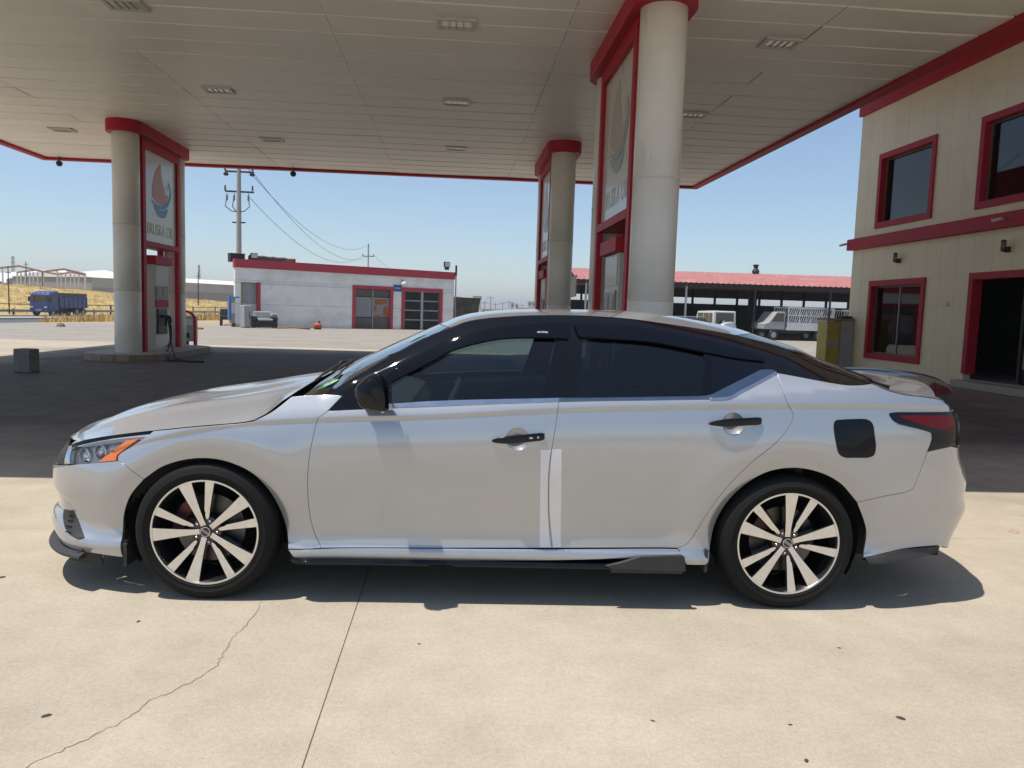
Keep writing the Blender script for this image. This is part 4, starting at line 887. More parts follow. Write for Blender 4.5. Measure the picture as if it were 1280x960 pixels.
# rear bumper, lip, rear face of the boot
bb_r = C((1079.6, 696.5), (1110, 690.5), (1130, 686), (1150, 683.5), (1172, 681.8)); e_ = bb_r[-1]
tl_r = sz(1188.5, 558); tl_bot = C((1159.5, 564.5), (1175, 561), (1188.5, 558))
bump_r = outline(bseam_r[::-1], tl_bot, catmull([tl_r, np.array([tl_r[0]+.15, .80]), np.array([tl_r[0]+.4, .79]), np.array([SMAX-.001, .79])]), L2(np.array([SMAX-.001, .79]), np.array([SMAX-.001, .25])), catmull([np.array([SMAX-.001, .25]), np.array([SMAX-.4, .25]), np.array([e_[0]+.2, .26]), e_]), bb_r[::-1], arch_rb)
panel('rear_bumper', bump_r, PAINT, car, join=True, res=.018)
tail_r = sz(1191, 520)
boot = outline(catmull([np.array([tail_r[0]+.14, 1.0]), np.array([SMAX-.4, 1.05]), np.array([SMAX-.001, 1.075])]), L2(np.array([SMAX-.001, 1.075]), np.array([SMAX-.001, .795])), catmull([np.array([SMAX-.001, .795]), np.array([tl_r[0]+.4, .795]), np.array([tl_r[0]+.12, .805])]), catmull([np.array([tl_r[0]+.12, .805]), np.array([tail_r[0]+.10, .93]), np.array([tail_r[0]+.14, 1.0])]))
panel('boot_face', boot, PAINT, car, join=True, res=.03)
tl = outline(tl_a[::-1], C((1187.5, 515.2), (1192.5, 518)), catmull([sz(1192.5, 518), np.array([tail_r[0]+.09, .99]), np.array([tail_r[0]+.06, .93]), np.array([tl_r[0]+.10, .83]), tl_r]), tl_bot[::-1], tl_b[::-1], step=.012)
ta = panel('tail_light', tl, GLS2, car, off=.004, gap=.001, res=.014)
rl = outline(C((1122, 520), (1160, 519.6), (1190, 520)), C((1190, 520), (1191.5, 528), (1187, 538.5)), C((1187, 538.5), (1165, 534), (1140, 527), (1122, 520)), step=.01)
panel('red_lens', rl, RED, ta, off=.007, gap=0, res=.014, depth=.006)
rlip = outline(C((1080.6, 697), (1130, 686.7), (1172, 682.5)), C((1172, 682.5), (1171, 690)), C((1171, 690), (1131.7, 699.6), (1085.8, 703.8)), C((1085.8, 703.8), (1080.6, 697)), step=.012)
panel('rear_diffuser_lip', rlip, PLAS, car, off=.012, gap=0, depth=.06)
# fuel flap
ff = C((1046.5, 525.2), (1067, 524.2), (1084, 524.8), (1090, 529.5), (1093, 545), (1094.3, 560), (1092, 568.5), (1086, 571.3), (1068, 571.8), (1056, 571.4), (1049, 567), (1045, 552), (1042.5, 534), (1043.5, 527.5), (1046.5, 525.2))
panel('fuel_flap', outline(ff, step=.01), SMOKE, car, both=False, off=.0035, gap=0, depth=.006, res=.02)
# black roof rails with pillars
rail_c = C(*[(a, b) for a, b, c_ in RAIL[:-1]]); 
rail_pts = np.array([np.array([x, z]) for x, z, w_ in _ra]); rail_c = catmull(rail_pts); rail_c = np.stack([rail_c[:, 0], z_rl(rail_c[:, 0])], 1)
inner = C((428, 494.8), (450, 482.5), (471, 469.5), (500, 453), (540, 434.7), (564, 424.5), (600, 414), (634, 408.5), (670, 405), (701, 403.8), (714.8, 404), (760, 406.5), (819, 412), (871, 422), (927, 437), (956, 447.5), (965, 454), (970.5, 465.6))
rl_poly = outline(rail_c, L2(rail_c[-1], cpl[-1]), cpl[::-1], inner[::-1], C((428, 494.8), (415, 493)), L2(sz(415, 493), rail_c[0]), step=.014)
panel('roof_rail', rl_poly, GBLK, car, gap=.001, res=.016)
i_b = int(np.argmin(np.abs(inner[:, 0]-bu[0][0])))
glass_f = outline(C((462, 499), (474, 485), (500, 469), (540, 447), (566, 433), (615, 419), (655, 414), (697, 414)), C((697, 414), (690, 450), (677, 499.2)), C((677, 499.2), (600, 501), (540, 503), (462, 506)), C((462, 506), (462, 499)), step=.012)
frame_f = outline(inner[:i_b+1], bu, belt_f[::-1], C((409.4, 513.6), (428, 494.8)), step=.012)
pf = panel('door_frame', frame_f, GBLK, da, hole=glass_f, gap=.001, res=.014, depth=.015)
panel('door_glass', glass_f, GLF, da, off=-.008, gap=-.004, depth=0, res=.03)
glass_r = outline(C((728.5, 414), (760, 415.5), (815, 421), (879.5, 434)), C((879.5, 434), (879.5, 494.6)), C((879.5, 494.6), (820, 496.5), (721.5, 498.2)), C((721.5, 498.2), (728.5, 414)), step=.012)
frame_r = outline(inner[i_b:], kick2[::-1], kick[::-1], belt_r[::-1], bu[::-1], step=.012)
panel('door_frame', frame_r, GBLK, db, hole=glass_r, gap=.001, res=.014, depth=.015)
panel('door_glass', glass_r, GLR, db, off=-.008, gap=-.004, depth=0, res=.03)
qg = outline(C((888, 440), (920, 445), (952, 452)), C((952, 452), (950, 462.5)), C((950, 462.5), (890, 493.5)), C((890, 493.5), (888, 440)), step=.014)
panel('quarter_glass', qg, GLS2, db, off=.002, gap=0, depth=.004, res=.02)
dv = outline(C((880, 437), (887.4, 439)), C((887.4, 439), (887.4, 493.6)), C((887.4, 493.6), (880, 494.8)), C((880, 494.8), (880, 437)), step=.01); panel('division_bar', dv, SMOKE, db, off=.004, gap=.0005, depth=.006, res=.02)
bt = outline(C((486, 505.6), (540, 501.8), (600, 499.8), (677, 498.2), (698.8, 497.6)), C((698.8, 497.6), (698.4, 501.4)), belt_f[::-1][:28], C((486, 509.8), (486, 505.6)), step=.01)
panel('belt_trim', bt, CHROME, da, off=.003, gap=.0003, depth=.01, res=.02)
bt2 = outline(C((699.6, 497.6), (740, 497.5), (820, 496.3), (880, 495), (890, 493.2)), C((890, 493.2), (920, 478), (951, 462.3)), C((951, 462.3), (967, 463), (970.3, 465.8)), kick2[::-1], kick[::-1], belt_r[::-1], step=.01)
panel('belt_trim', bt2, mat('dark_chrome', (.30, .32, .36), .12, 1.0, var=.06, scale=20), db, off=.003, gap=.0003, depth=.01, res=.014)
br = outline(C((888, 497.8), (911, 496.3), (925, 489)), C((925, 489), (969.5, 465.2)), C((969.5, 465.2), (971, 467)), C((971, 467), (926, 491.2), (911, 498.4), (888, 499.8)), C((888, 499.8), (888, 497.8)), step=.01); panel('bright_strip', br, CHROME, db, off=.0055, gap=0, depth=.006, res=.02)
# wind deflectors
vf = outline(C((470, 481), (500, 460), (540, 438), (564, 427.5), (600, 417), (634, 411), (670, 407.6), (701, 406.6), (711, 407.5)), C((711, 407.5), (709.5, 424.5)), C((709.5, 424.5), (690, 423.6), (645, 423.2), (615, 426), (566, 439), (540, 452.5), (500, 473), (482, 482), (470, 481)), step=.01)
va = panel('wind_deflector', vf, SMOKE, da, off=.013, gap=0, depth=.013, res=.014)
vr = outline(C((717, 407.5), (760, 409.5), (819, 414.5), (871, 425), (927.5, 439.5), (955, 448)), C((955, 448), (953.7, 453)), C((953.7, 453), (920, 449), (880.6, 441.5), (815, 429), (760, 424.6), (724, 422.5)), C((724, 422.5), (717, 407.5)), step=.01)
panel('wind_deflector', vr, SMOKE, db, off=.013, gap=0, depth=.013, res=.014)
# lettering on the deflector
c = sz(678, 417.5); p = P(c[0], c[1], .0145); n3 = N(c[0], c[1]); ax = P(c[0]+.02, c[1]-.0)-P(c[0]-.02, c[1]); ax /= np.linalg.norm(ax); up3 = np.cross(n3, ax)
text_mesh('lettering', 'ALTIMA', .0155, WHT, va[0], Matrix(((ax[0], up3[0], n3[0], p[0]), (ax[1], up3[1], n3[1], p[1]), (ax[2], up3[2], n3[2], p[2]), (0, 0, 0, 1))), .0005)
# inner dark lining behind the gaps and wells
ss = np.linspace(-1.95, 2.1, 150); zz = np.linspace(.24, .93, 24); V = []; Fc = []
for sgn in (-1, 1):
    k0 = len(V)
    for s in ss:
        for z in zz:
            z2 = .24+(z-.24)*(min(.93, float(z_cr(np.interp(s, gs, gx)))-.06)-.24)/.69; p = P(s, z2); w_ = max(abs(p[1])-.06, .02); V.append((p[0], sgn*w_, z2))
    for i in range(len(ss)-1):
        for j in range(len(zz)-1):
            sm = (ss[i]+ss[i+1])/2; zm = (zz[j]+zz[j+1])/2
            if min(math.hypot(sm-WBH, zm-HUBZ), math.hypot(sm+WBH, zm-HUBZ)) < .45: continue
            Fc.append((k0+i*24+j, k0+(i+1)*24+j, k0+(i+1)*24+j+1, k0+i*24+j+1))
obj('inner_lining', V, Fc, DARK, car, True)
for hx in (-WBH, WBH):
    for sgn in (-1, 1):
        V = []; Fc = []; m_ = 32; R0 = .405
        pr = [(R0-.004, .80), (R0, .78), (R0, .50), (.03, .50)]
        for i in range(m_+1):
            a = math.radians(-28)+math.radians(236)*i/m_; up_ = max(0., min(1., (math.sin(a)-.15)/.35))
            for q_, (r, w_) in enumerate(pr): w_ = w_+(.055*up_ if q_ < 2 else 0); V.append((hx+r*math.cos(a), sgn*w_, HUBZ+r*math.sin(a)))
        for i in range(m_):
            for q in range(3): Fc.append((i*4+q, i*4+q+1, i*4+5+q, i*4+4+q))
        obj('wheel_arch_liner', V, Fc, DARK, car, True)
mb = MB(); mb.box((-1.0, -.80, .20), (1.0, .80, .26)).box((-2.22, -.62, .20), (-.99, .62, .26)).box((.99, -.62, .20), (2.35, .62, .27)); mb.build('floor_pan', DARK, car); MB().box((1.86, -.66, .271), (2.33, .66, .88)).build('boot_well', DARK, car); MB().box((.95, -.56, .271), (1.86, .56, .80)).build('boot_well', DARK, car); MB().box((-2.12, -.48, .261), (-1.0, .48, .66)).build('engine_bay', DARK, car); MB().box((-2.18, -.60, .20), (-1.86, .60, .50)).build('engine_bay', DARK, car)
# mud flaps
for a, b, lat in ((157, 700, .85), (883, 707, .89)):
    x, z = unp(a, b, lat)
    for sgn in (-1, 1): MB().box((x-.012, min(sgn*(lat-.14), sgn*lat), z-.035), (x+.006, max(sgn*(lat-.14), sgn*lat), z+.08)).build('mud_flap', PLAS, car, bevel=.003)
# ---- bonnet, screen, roof, rear screen, boot lid
sx = lambda pts, lat=0.: [unp(a, b, lat) for a, b in pts]
skp = lambda C_: [tuple(P(s, z)*np.array([1, -1, 1])) for s, z in C_]
hr = C((88, 556.4), (103, 551.4), (143.7, 544.2), (192, 538.6), (250, 532.7), (300, 528.6), (316, 526)); hr2 = C((316, 526), (334, 516.5), (351, 503))
HR = np.vstack([hr[::3], hr2[2::3]]); Rh = [(p[0], p[1]-.004, p[2]+.002) for p in skp(HR)]
Ch = sx([(90, 552.5), (110, 538), (143.7, 520), (182.8, 504.5), (250, 488.5), (325, 478), (375, 470), (416, 465)])
Ch[0] = (Rh[0][0]-.10, Rh[0][2]+.012); Ch[1] = (Ch[1][0]-.02, Ch[1][1])
ho, HP = sheet('bonnet', Rh, Ch, PAINT, car, nv=48, p=2.2, drop=.035, bump=lambda t, v: .013*np.exp(-((v-.66+.10*t)/.07)**2)*np.clip(t*4, 0, 1)*np.clip((1.02-t)*5, 0, 1) - .010*np.exp(-((v-.50+.10*t)/.12)**2)*np.clip(t*4, 0, 1)*np.clip((1.02-t)*5, 0, 1))
Rw = [(*[unp(a, b, l)[0]], l-.006, unp(a, b, l)[1]+.001) for a, b, l in [(380, 495, .775), (405, 493, .785)] + RAIL[1:6]]
Cw = sx([(424, 463.5), (442, 453), (465.6, 441.5), (495, 428), (523.7, 415.3), (550, 404.5)])
scr, WP = sheet('windscreen', Rw, Cw, GWS, car, p=2.0, edge=False)
Rr = [(x, wv-.001, z+.0015) for x, z, wv in _ra[5:13]]
Cr = sx([(551, 404), (577.5, 394), (615, 388.4), (660, 386.4), (727.5, 386.8), (780, 388.3), (834, 394.5), (882.5, 403), (909, 408.2), (929, 414.5)])
ro, RP = sheet('roof', Rr, Cr, PAINT, car, p=2.6)
Rg = [(x, wv-.004, z+.001) for x, z, wv in _ra[12:]]
Cg = sx([(930, 415.2), (980, 432), (1005.6, 444.5), (1032, 454), (1060, 465)])
rg, GP = sheet('rear_screen', Rg, Cg, GLS2, car, p=2.4, edge=False)
tg = [tuple(P(s, z)*np.array([1, -1, 1])) for s, z in trunk_gap[::4]]; Rt = [(p[0], p[1]-.004, p[2]+.002) for p in tg]
ce = GP[-1, 20]; xe = Rt[-1][0]+.235; zE = 1.112
Ct = [(ce[0], ce[2]-.004), (ce[0]+.25*(xe-ce[0]), ce[2]-.006), (ce[0]+.6*(xe-ce[0]), ce[2]*.5+zE*.5+.003), (xe, zE)]
bo, BP = sheet('boot_lid', Rt, Ct, PAINT, car, p=2.6)
# spoiler along the trailing edge of the boot
e = BP[-1]; V = []; Fc = []; prof = [(-.07, .001), (-.045, .007), (0, .018), (.030, .029), (.040, .029), (.042, .022), (.026, .0), (.012, -.045), (-.005, -.05)]
nE = len(e)
for i, p in enumerate(e):
    t = e[min(i+1, nE-1)]-e[max(i-1, 0)]; o = np.array([t[1], -t[0], 0]); o /= np.linalg.norm(o); 
    if o[0] < 0: o = -o
    k = 1
    for a, b in prof: V.append(p+o*a*k+np.array([0, 0, b*k]))
n = len(prof)
for i in range(nE-1):
    for q in range(n): Fc.append((i*n+q, i*n+(q+1) % n, (i+1)*n+(q+1) % n, (i+1)*n+q))
Fc += [tuple(range(n)), tuple(range((nE-1)*n, nE*n))]
autosmooth(obj('boot_spoiler', V, Fc, GBLK, car), 45)
# cowl with wipers
hb = HP[-1]; wb = WP[0]; V = []; Fc = []
hb = hb[np.linspace(0, len(hb)-1, 41).round().astype(int)]
rows = [hb+np.array([-.03, 0, -.03]), hb+np.array([.02, 0, -.035]), wb*.5+hb*.5+np.array([0, 0, -.035]), wb+np.array([.03, 0, -.012])]
rows = [r_[np.linspace(0, len(r_)-1, 41).astype(int)] for r_ in rows]
for r_ in rows: V += list(r_)
Fc = [(i*41+j, (i+1)*41+j, (i+1)*41+j+1, i*41+j+1) for i in range(3) for j in range(40)]
obj('cowl', V, Fc, PLAS, car, True)
def wpt(t, v, up):  # point above the windscreen grid
    i = t*(WP.shape[0]-1); j = (v+1)/2*(WP.shape[1]-1); return Vector(WP[int(round(i)), int(round(j))])+Vector((-.5*up, 0, up))
for j0, j1, tt in ((-.80, .05, .10), (.0, .75, .08)):
    mb = MB(); mb.tube([wpt(0.0, j0*.9, .02), wpt(.05, j0*.8, .035), wpt(tt, (j0+j1)/2, .03)], .008, 6); mb.tube([wpt(tt*.7, j0*.75+.1, .014), wpt(tt, (j0+j1)/2, .014), wpt(tt*1.3, j1, .014)], .007, 6)
    mb.build('wiper', PLAS, car, True)
# inspection stickers on the screen
for (t, v, r, col) in ((.10, -.78, .05, (.10, .42, .34)), (.80, -.80, .035, (.16, .45, .38))):
    a = wpt(t, v, .0); b = wpt(min(t+.08, 1), v, 0.); c_ = wpt(t, v+.05, 0.); ex_ = (b-a).normalized(); ey = (c_-a).normalized(); nn = ex_.cross(ey).normalized()
    if nn.z < 0: nn = -nn
    V = [a+nn*.004+ex_*(r*math.cos(q*math.pi/12)*1.3)+ey*(r*.8*math.sin(q*math.pi/12)) for q in range(24)]
    obj('sticker', V, [tuple(range(24))], mat('sticker_%d' % int(r*1000), col, .4, stain=((.65, .55, .06), 16., .52, .56, None)), scr)
# roof fin and antenna base
fa_ = sx([(918, 417)], .30)[0]
mb = MB(); 
xz = [(-.05, 0), (.0, .028), (.045, .034), (.06, .012), (.055, -.03), (-.04, -.03)]
c0 = RP[-2, 20]
M = Matrix(((1, 0, 0, c0[0]-.07), (0, 0, 1, -.02), (0, 1, 0, c0[2]+.012), (0, 0, 0, 1))); mb.prism([(a*1.1, b) for a, b in xz], .04, M); autosmooth(mb.build('antenna_fin', PAINT, car, bevel=.012), 40)
# ---- handles
def handle(px_tip, px_end, cup, hgt, name, par, buttons):
    cs = sz(*cup); r = .057
    for sgn, pr in ((1, par[0]), (-1, par[1])):
        F1 = np.array([1, sgn, 1])
        V = []; Fc = []
        for i in range(7):                       # dished cup
            rr = r*i/6
            for a in range(28):
                an = 2*math.pi*a/28; s = cs[0]+rr*math.cos(an); z = cs[1]+rr*math.sin(an)*.98; V.append(P(s, z, -.0012 - .026*(1-(i/6)**2.2))*F1)
        for i in range(6):
            for a in range(28): Fc.append((i*28+a, i*28+(a+1) % 28, i*28+28+(a+1) % 28, i*28+28+a))
        if sgn < 0: Fc = [f[::-1] for f in Fc]
        V = [v+np.array([0, -sgn*.0228, 0])*(0) for v in V]
        o = obj('handle_cup', V, Fc, PAINT, pr, True)
        a, b = sz(*px_tip), sz(*px_end); V = []; Fc = []; m_ = 24
        for i in range(m_+1):
            t = i/m_; q = a+(b-a)*t; hh = hgt*(.22+.78*min(1, t/.30)**.6)*(1 if t < .9 else (1-((t-.9)/.1)**2*.25)); dep = .036*math.sin(math.pi*min(1, max(0, .06+t*.9)))**.45
            base = P(q[0], q[1], 0.); nn = N(q[0], q[1])
            for kx in range(10):
                an = 2*math.pi*kx/10; V.append((base+nn*(dep*(.62+.38*math.cos(an)))+np.array([0, 0, hh/2*math.sin(an)]))*F1)
        for i in range(m_):
            for kx in range(10): Fc.append((i*10+kx, i*10+(kx+1) % 10, i*10+10+(kx+1) % 10, i*10+10+kx))
        Fc += [tuple(range(10)), tuple(range(m_*10, m_*10+10))]
        h = autosmooth(obj('door_handle', V, Fc, GBLK, pr), 60)
        if buttons and sgn > 0:
            for t, w_, h_ in ((.735, .016, .008), (.87, .009, .008)):
                q = a+(b-a)*t; p = P(q[0], q[1], .0365); MB().box(p-np.array([w_/2, .001, h_/2]), p+np.array([w_/2, .001, h_/2])).build('button', mat('button_grey', (.45, .46, .48), .4), h)
handle((615, 551), (680.5, 545.5), (647, 549), .040, 'f', da, True)
handle((886, 529.6), (951, 526.5), (917, 530), .040, 'r', db, False)
# door crease low on the front door and tape over the door gap
t1 = outline(C((675.5, 562), (682.5, 562)), C((688.5, 562), (685.2, 590), (684.6, 620), (685, 650), (688, 684)), C((688, 684), (674.6, 684)), C((674.6, 684), (675, 620), (675.5, 562)), step=.012)
panel('tape_strip', t1, TAPE, da[0], both=False, off=.0012, gap=0, depth=0, res=.02)
t2 = outline(C((690.2, 561.5), (702, 561.2)), C((702, 561.2), (701.6, 620), (701, 684)), C((701, 684), (691.5, 684)), C((691.5, 684), (688, 650), (687, 620), (687.6, 590), (690.2, 561.5)), step=.012)
panel('tape_strip', t2, TAPE, db[0], both=False, off=.0012, gap=0, depth=0, res=.02)
# ---- mirrors
out = [unp(a, b, 1.02) for a, b in ((444, 488), (446, 482), (452.5, 475.6), (460, 469.5), (467.5, 467), (474, 469), (479, 474), (484, 483), (487, 493), (487.4, 503), (487, 510), (485, 514.6), (478, 514.8), (469.4, 513.5), (460, 512), (452.5, 509), (447, 501))]
out = catmull(out+[out[0]], 4)[:-1]; cc = out.mean(0)
for sgn, pr in ((-1, da[0]), (1, da[1])):
    V = []; Fc = []; n = len(out); rings = [(.905, .55), (.92, .80), (.95, .95), (.99, 1.0), (1.03, .985), (1.06, .92), (1.082, .78), (1.095, .55), (1.10, .25), (1.101, .02)]
    for l, k in rings:
        for x, z in out: V.append((cc[0]+(x-cc[0])*k+(.01*(1.0-l)), sgn*(l-.01*(x-cc[0])/.08), cc[1]+(z-cc[1])*k))
    for i in range(len(rings)-1):
        for q in range(n): Fc.append((i*n+q, i*n+(q+1) % n, i*n+n+(q+1) % n, i*n+n+q))
    Fc += [tuple(range(n)), tuple(range((len(rings)-1)*n, len(rings)*n))]
    mo = autosmooth(obj('door_mirror', V, Fc, GBLK, pr), 60)
    MB().tube([(cc[0]-.05, sgn*.845, cc[1]-.075), (cc[0]-.03, sgn*.90, cc[1]-.06), (cc[0]-.01, sgn*.95, cc[1]-.03)], [.035, .03, .028], 10).build('mirror_arm', GBLK, mo, True)
    xg = cc[0]+.072; obj('mirror_glass', [(xg, sgn*.935, cc[1]-.07), (xg, sgn*1.07, cc[1]-.065), (xg-.004, sgn*1.07, cc[1]+.03), (xg-.006, sgn*.94, cc[1]+.06)], [(0, 1, 2, 3)], CHROME, mo)
# ---- wheels
def wheel(hx, sgn, ang):
    w_ = thing('wheel', '', '', (0, 0, 0)); del w_['label']; del w_['category']; w_.parent = car; w_.location = (hx, sgn*.90, HUBZ); w_.rotation_euler = (0, 0, 0 if sgn < 0 else math.pi)
    # local: outer face towards -y
    R_ = .337; tw = .235
    prof = [(.247, .006), (.252, -.004), (.262, -.010), (.2655, -.0135), (.268, -.0115), (.285, -.015), (.2885, -.0175), (.292, -.0150), (.305, -.012), (.322, -.001), (.331, .013), (.336, .035)]
    for g in (.055, .105, .15): prof += [(R_, g-.006), (R_-.007, g-.004), (R_-.007, g+.004), (R_, g+.006)]
    prof += [(.336, .20), (.331, .222), (.318, .236), (.285, .245), (.247, .228)]
    t = MB().lathe(prof, 96, axis='y').build('tyre', RUB, w_); autosmooth(t, 40)
    # shoulder blocks
    mb = MB()
    for i in range(80):
        a = 2*math.pi*i/80; M = Matrix.Rotation(-a, 4, 'Y'); mb.box((.3200, .0030, -.0045), (.3330, .030, .0045), M)
    rp = [(.250, .010), (.256, .002), (.2565, -.004), (.253, -.008), (.246, -.006), (.240, .004), (.232, .02), (.222, .06), (.218, .15), (.225, .20), (.245, .215)]
    autosmooth(MB().lathe(rp, 96, axis='y').build('rim', WBLK, w_), 40)
    autosmooth(MB().lathe([(.256, -.0045), (.2545, -.0088), (.2465, -.0088), (.2445, -.003)], 96, axis='y').build('rim_lip', MACH, w_), 30)
    a0 = math.radians(ang)
    fac = lambda r: -.004 + .018*max(0, 1-r/.24)**1.2         # face depth against radius, dished towards the hub
    def spoke(poly, an, name):
        # poly: (r, halfwidth+, halfwidth-)
        V = []; Fc = []; mach = []
        for lay, (dy, ex) in enumerate(((0, 0.), (.006, .003), (.05, -.001))):
            for r, a_, b_ in poly:
                for hw in (a_+ex, -(b_+ex)):
                    x = r*math.cos(an)-hw*math.sin(an); z = r*math.sin(an)+hw*math.cos(an); V.append((x, fac(r)+dy*(1 if lay < 2 else 1), z))
        n = len(poly)*2
        for i in range(len(poly)-1): Fc.append((i*2, i*2+1, i*2+3, i*2+2))
        nm = len(Fc)
        loop = [i*2 for i in range(len(poly))]+[i*2+1 for i in range(len(poly)-1, -1, -1)]
        for l in range(2):
            for q in range(len(loop)):
                i, j = loop[q], loop[(q+1) % len(loop)]; Fc.append((l*n+i, l*n+j, (l+1)*n+j, (l+1)*n+i))
        o = obj(name, V, Fc, MACH, w_); o.data.materials.append(WBLK)
        for pi, p in enumerate(o.data.polygons): p.material_index = 0 if pi < nm else 1
        bm = bmesh.new(); bm.from_mesh(o.data); bmesh.ops.recalc_face_normals(bm, faces=bm.faces); bm.to_mesh(o.data); bm.free()
        return o
    for kk_ in range(5):
        an = a0+2*math.pi*kk_/5
        spoke([(.030, .013, .013), (.06, .0135, .0125), (.11, .0175, .016), (.17, .024, .022), (.22, .030, .0275), (.248, .0335, .031)], an, 'wide_spoke')
        a2 = an-math.radians(27.5)
        spoke([(.062, .002, .005), (.075, .008, .009), (.095, .010, .010), (.102, .0145, .010), (.115, .0155, .0105), (.17, .018, .0145), (.22, .021, .018), (.248, .0225, .020)], a2, 'narrow_spoke')
        an3 = a2+math.radians(-15); MB().lathe([(0.001, -.012), (.006, -.011), (.0075, 0), (.0075, .02)], 8, (.053*math.cos(an3), .018, .053*math.sin(an3)), 'y').build('wheel_nut', CHROME, w_, True)
    autosmooth(MB().lathe([(.001, .016), (.046, .016), (.070, .019), (.074, .024), (.074, .05)], 40, axis='y').build('hub', WBLK, w_), 40)
    cp = autosmooth(MB().lathe([(.001, .004), (.022, .005), (.0265, .008), (.029, .02)], 32, axis='y').build('centre_cap', WBLK, w_), 40)
    em = MB().lathe([(.020, .0045), (.0205, .002), (.0235, .002), (.024, .006)], 32, axis='y'); M = Matrix.Rotation(math.radians(33), 4, 'Y'); em.box((-.0255, .0015, -.0045), (.0255, .006, -.002), M).box((-.0255, .0015, .002), (.0255, .006, .0045), M); em.build('emblem', CHROME, cp)
    autosmooth(MB().lathe([(.06, .085), (.165, .085), (.165, .105), (.06, .105)], 48, axis='y', close=True).build('brake_disc', DISC, w_), 40)
    mb = MB(); M0 = math.radians(150 if sgn < 0 else 30)
    pl = [(.115*math.cos(M0+q), .115*math.sin(M0+q)) for q in (-.55, -.2, .2, .55)]+[(.178*math.cos(M0+q), .178*math.sin(M0+q)) for q in (.5, .2, -.2, -.5)]
    M = Matrix(((1, 0, 0, 0), (0, 0, 1, .055), (0, 1, 0, 0), (0, 0, 0, 1))); mb.prism(pl, .075, M).build('brake_caliper', CAL, w_, bevel=.006)
    MB().lathe([(.06, .10), (.09, .12), (.225, .20), (.001, .205)], 24, axis='y').build('hub_carrier', DARK, w_)
    return w_
wheel(-WBH, -1, 39.5); wheel(WBH, -1, 17); wheel(-WBH, 1, 10); wheel(WBH, 1, 60)
# ---- cabin
mb = MB()
dx = unp(452, 500, .70)[0]
V = []; Fc = []
dash = [(-.32, .90), (-.10, .955), (.10, .965), (.22, .93), (.26, .84), (.20, .70), (.22, .30), (-.30, .30)]
for sgn in (-1, 1):
    for a, b in dash: V.append((dx+a, sgn*.76, b))
n = len(dash); Fc = [(i, (i+1) % n, n+(i+1) % n, n+i) for i in range(n)]+[tuple(range(n)), tuple(range(n, 2*n))]
autosmooth(obj('dashboard', V, Fc, SEAT, car), 40)
sw = Vector((dx+.42, -.37, .90)); M = Matrix.Translation(sw) @ Matrix.Rotation(math.radians(-68), 4, 'Y')
t = MB().lathe([(.185+.016*math.cos(q*math.pi/4), .016*math.sin(q*math.pi/4)) for q in range(8)], 40, close=True); t.lathe([(.001, .02), (.06, .018), (.065, -.02), (.001, -.02)], 16)
for a in (0, 2.2, -2.2): t.beam((.05*math.cos(a+math.pi), .05*math.sin(a+math.pi), 0), (.185*math.cos(a+math.pi), .185*math.sin(a+math.pi), 0), .03, .015)
autosmooth(obj('steering_wheel', [M @ Vector(v) for v in t.V], t.F, SEAT, car), 40)
def seat_(x, y, wd, mname):
    def slab(pts, nm, m, bev=.03):
        M = Matrix(((1, 0, 0, x), (0, 0, 1, y-wd/2), (0, 1, 0, 0), (0, 0, 0, 1))); return autosmooth(MB().prism(pts, wd, M).build(nm, m, car, bevel=bev), 50)
    slab([(-.28, .42), (.22, .38), (.24, .28), (-.28, .28)], 'seat_cushion', CLOTH); slab([(.14, .40), (.28, .36), (.52, .93), (.50, 1.0), (.40, 1.0), (.36, .93)], 'seat_back', CLOTH)
    M = Matrix(((1, 0, 0, x), (0, 0, 1, y-.13), (0, 1, 0, 0), (0, 0, 0, 1))); autosmooth(MB().prism([(.42, 1.04), (.53, 1.03), (.56, 1.20), (.50, 1.23), (.46, 1.20)], .26, M).build('head_restraint', CLOTH, car, bevel=.025), 50)
seat_(dx+1.02, -.37, .50, ''); seat_(dx+1.02, .37, .50, ''); seat_(dx+1.88, -.38, .60, ''); seat_(dx+1.88, .38, .60, '')
MB().box((dx+2.35, -.62, .9), (dx+2.85, .62, .97)).build('parcel_shelf', SEAT, car)
# roof lining
V = RP[::4, ::4].reshape(-1, 3)-np.array([0, 0, .03]); a_, b_ = RP[::4, ::4].shape[:2]
obj('roof_lining', V, [(i*b_+j, i*b_+j+1, (i+1)*b_+j+1, (i+1)*b_+j) for i in range(a_-1) for j in range(b_-1)], CLOTH, car, True)
# ================================================================== WHITE WORKSHOP
A = on_z(296, 408.5); B = on_z(555, 412.3); dW = (B-A)/np.linalg.norm(B-A); nW = np.array([dW[1], -dW[0], 0])     # nW faces the yard
aW = math.atan2(dW[1], dW[0])
def on_w(px, py): P = on_plane(px, py, A, nW); return float((P-A) @ dW), float(P[2])
Lw = on_w(567, 380)[0]; x0w = on_w(294, 380)[0]
hT = .5*(on_w(296, 326.5)[1]+on_w(560, 345)[1]-on_w(560, 346)[1]+on_w(560, 336.5)[1]); hT = (on_w(296, 326.5)[1]+on_w(562, 337.5)[1])/2; hB = (on_w(296, 337)[1]+on_w(562, 346.5)[1])/2
wk = thing('workshop', 'low white plastered workshop with red roof band and two metal doors', 'building', tuple(A), aW); LOCW = Matrix.Translation(Vector(A)) @ Matrix.Rotation(aW, 4, 'Z')
d1 = [on_w(*p) for p in ((441, 356.5), (491, 359), (491, 411), (441, 410))]; d2 = [on_w(*p) for p in ((502.5, 360), (553, 361.5), (553, 412), (502.5, 411.5))]; al = [on_w(*p) for p in ((301, 352.5), (322, 352.5))]
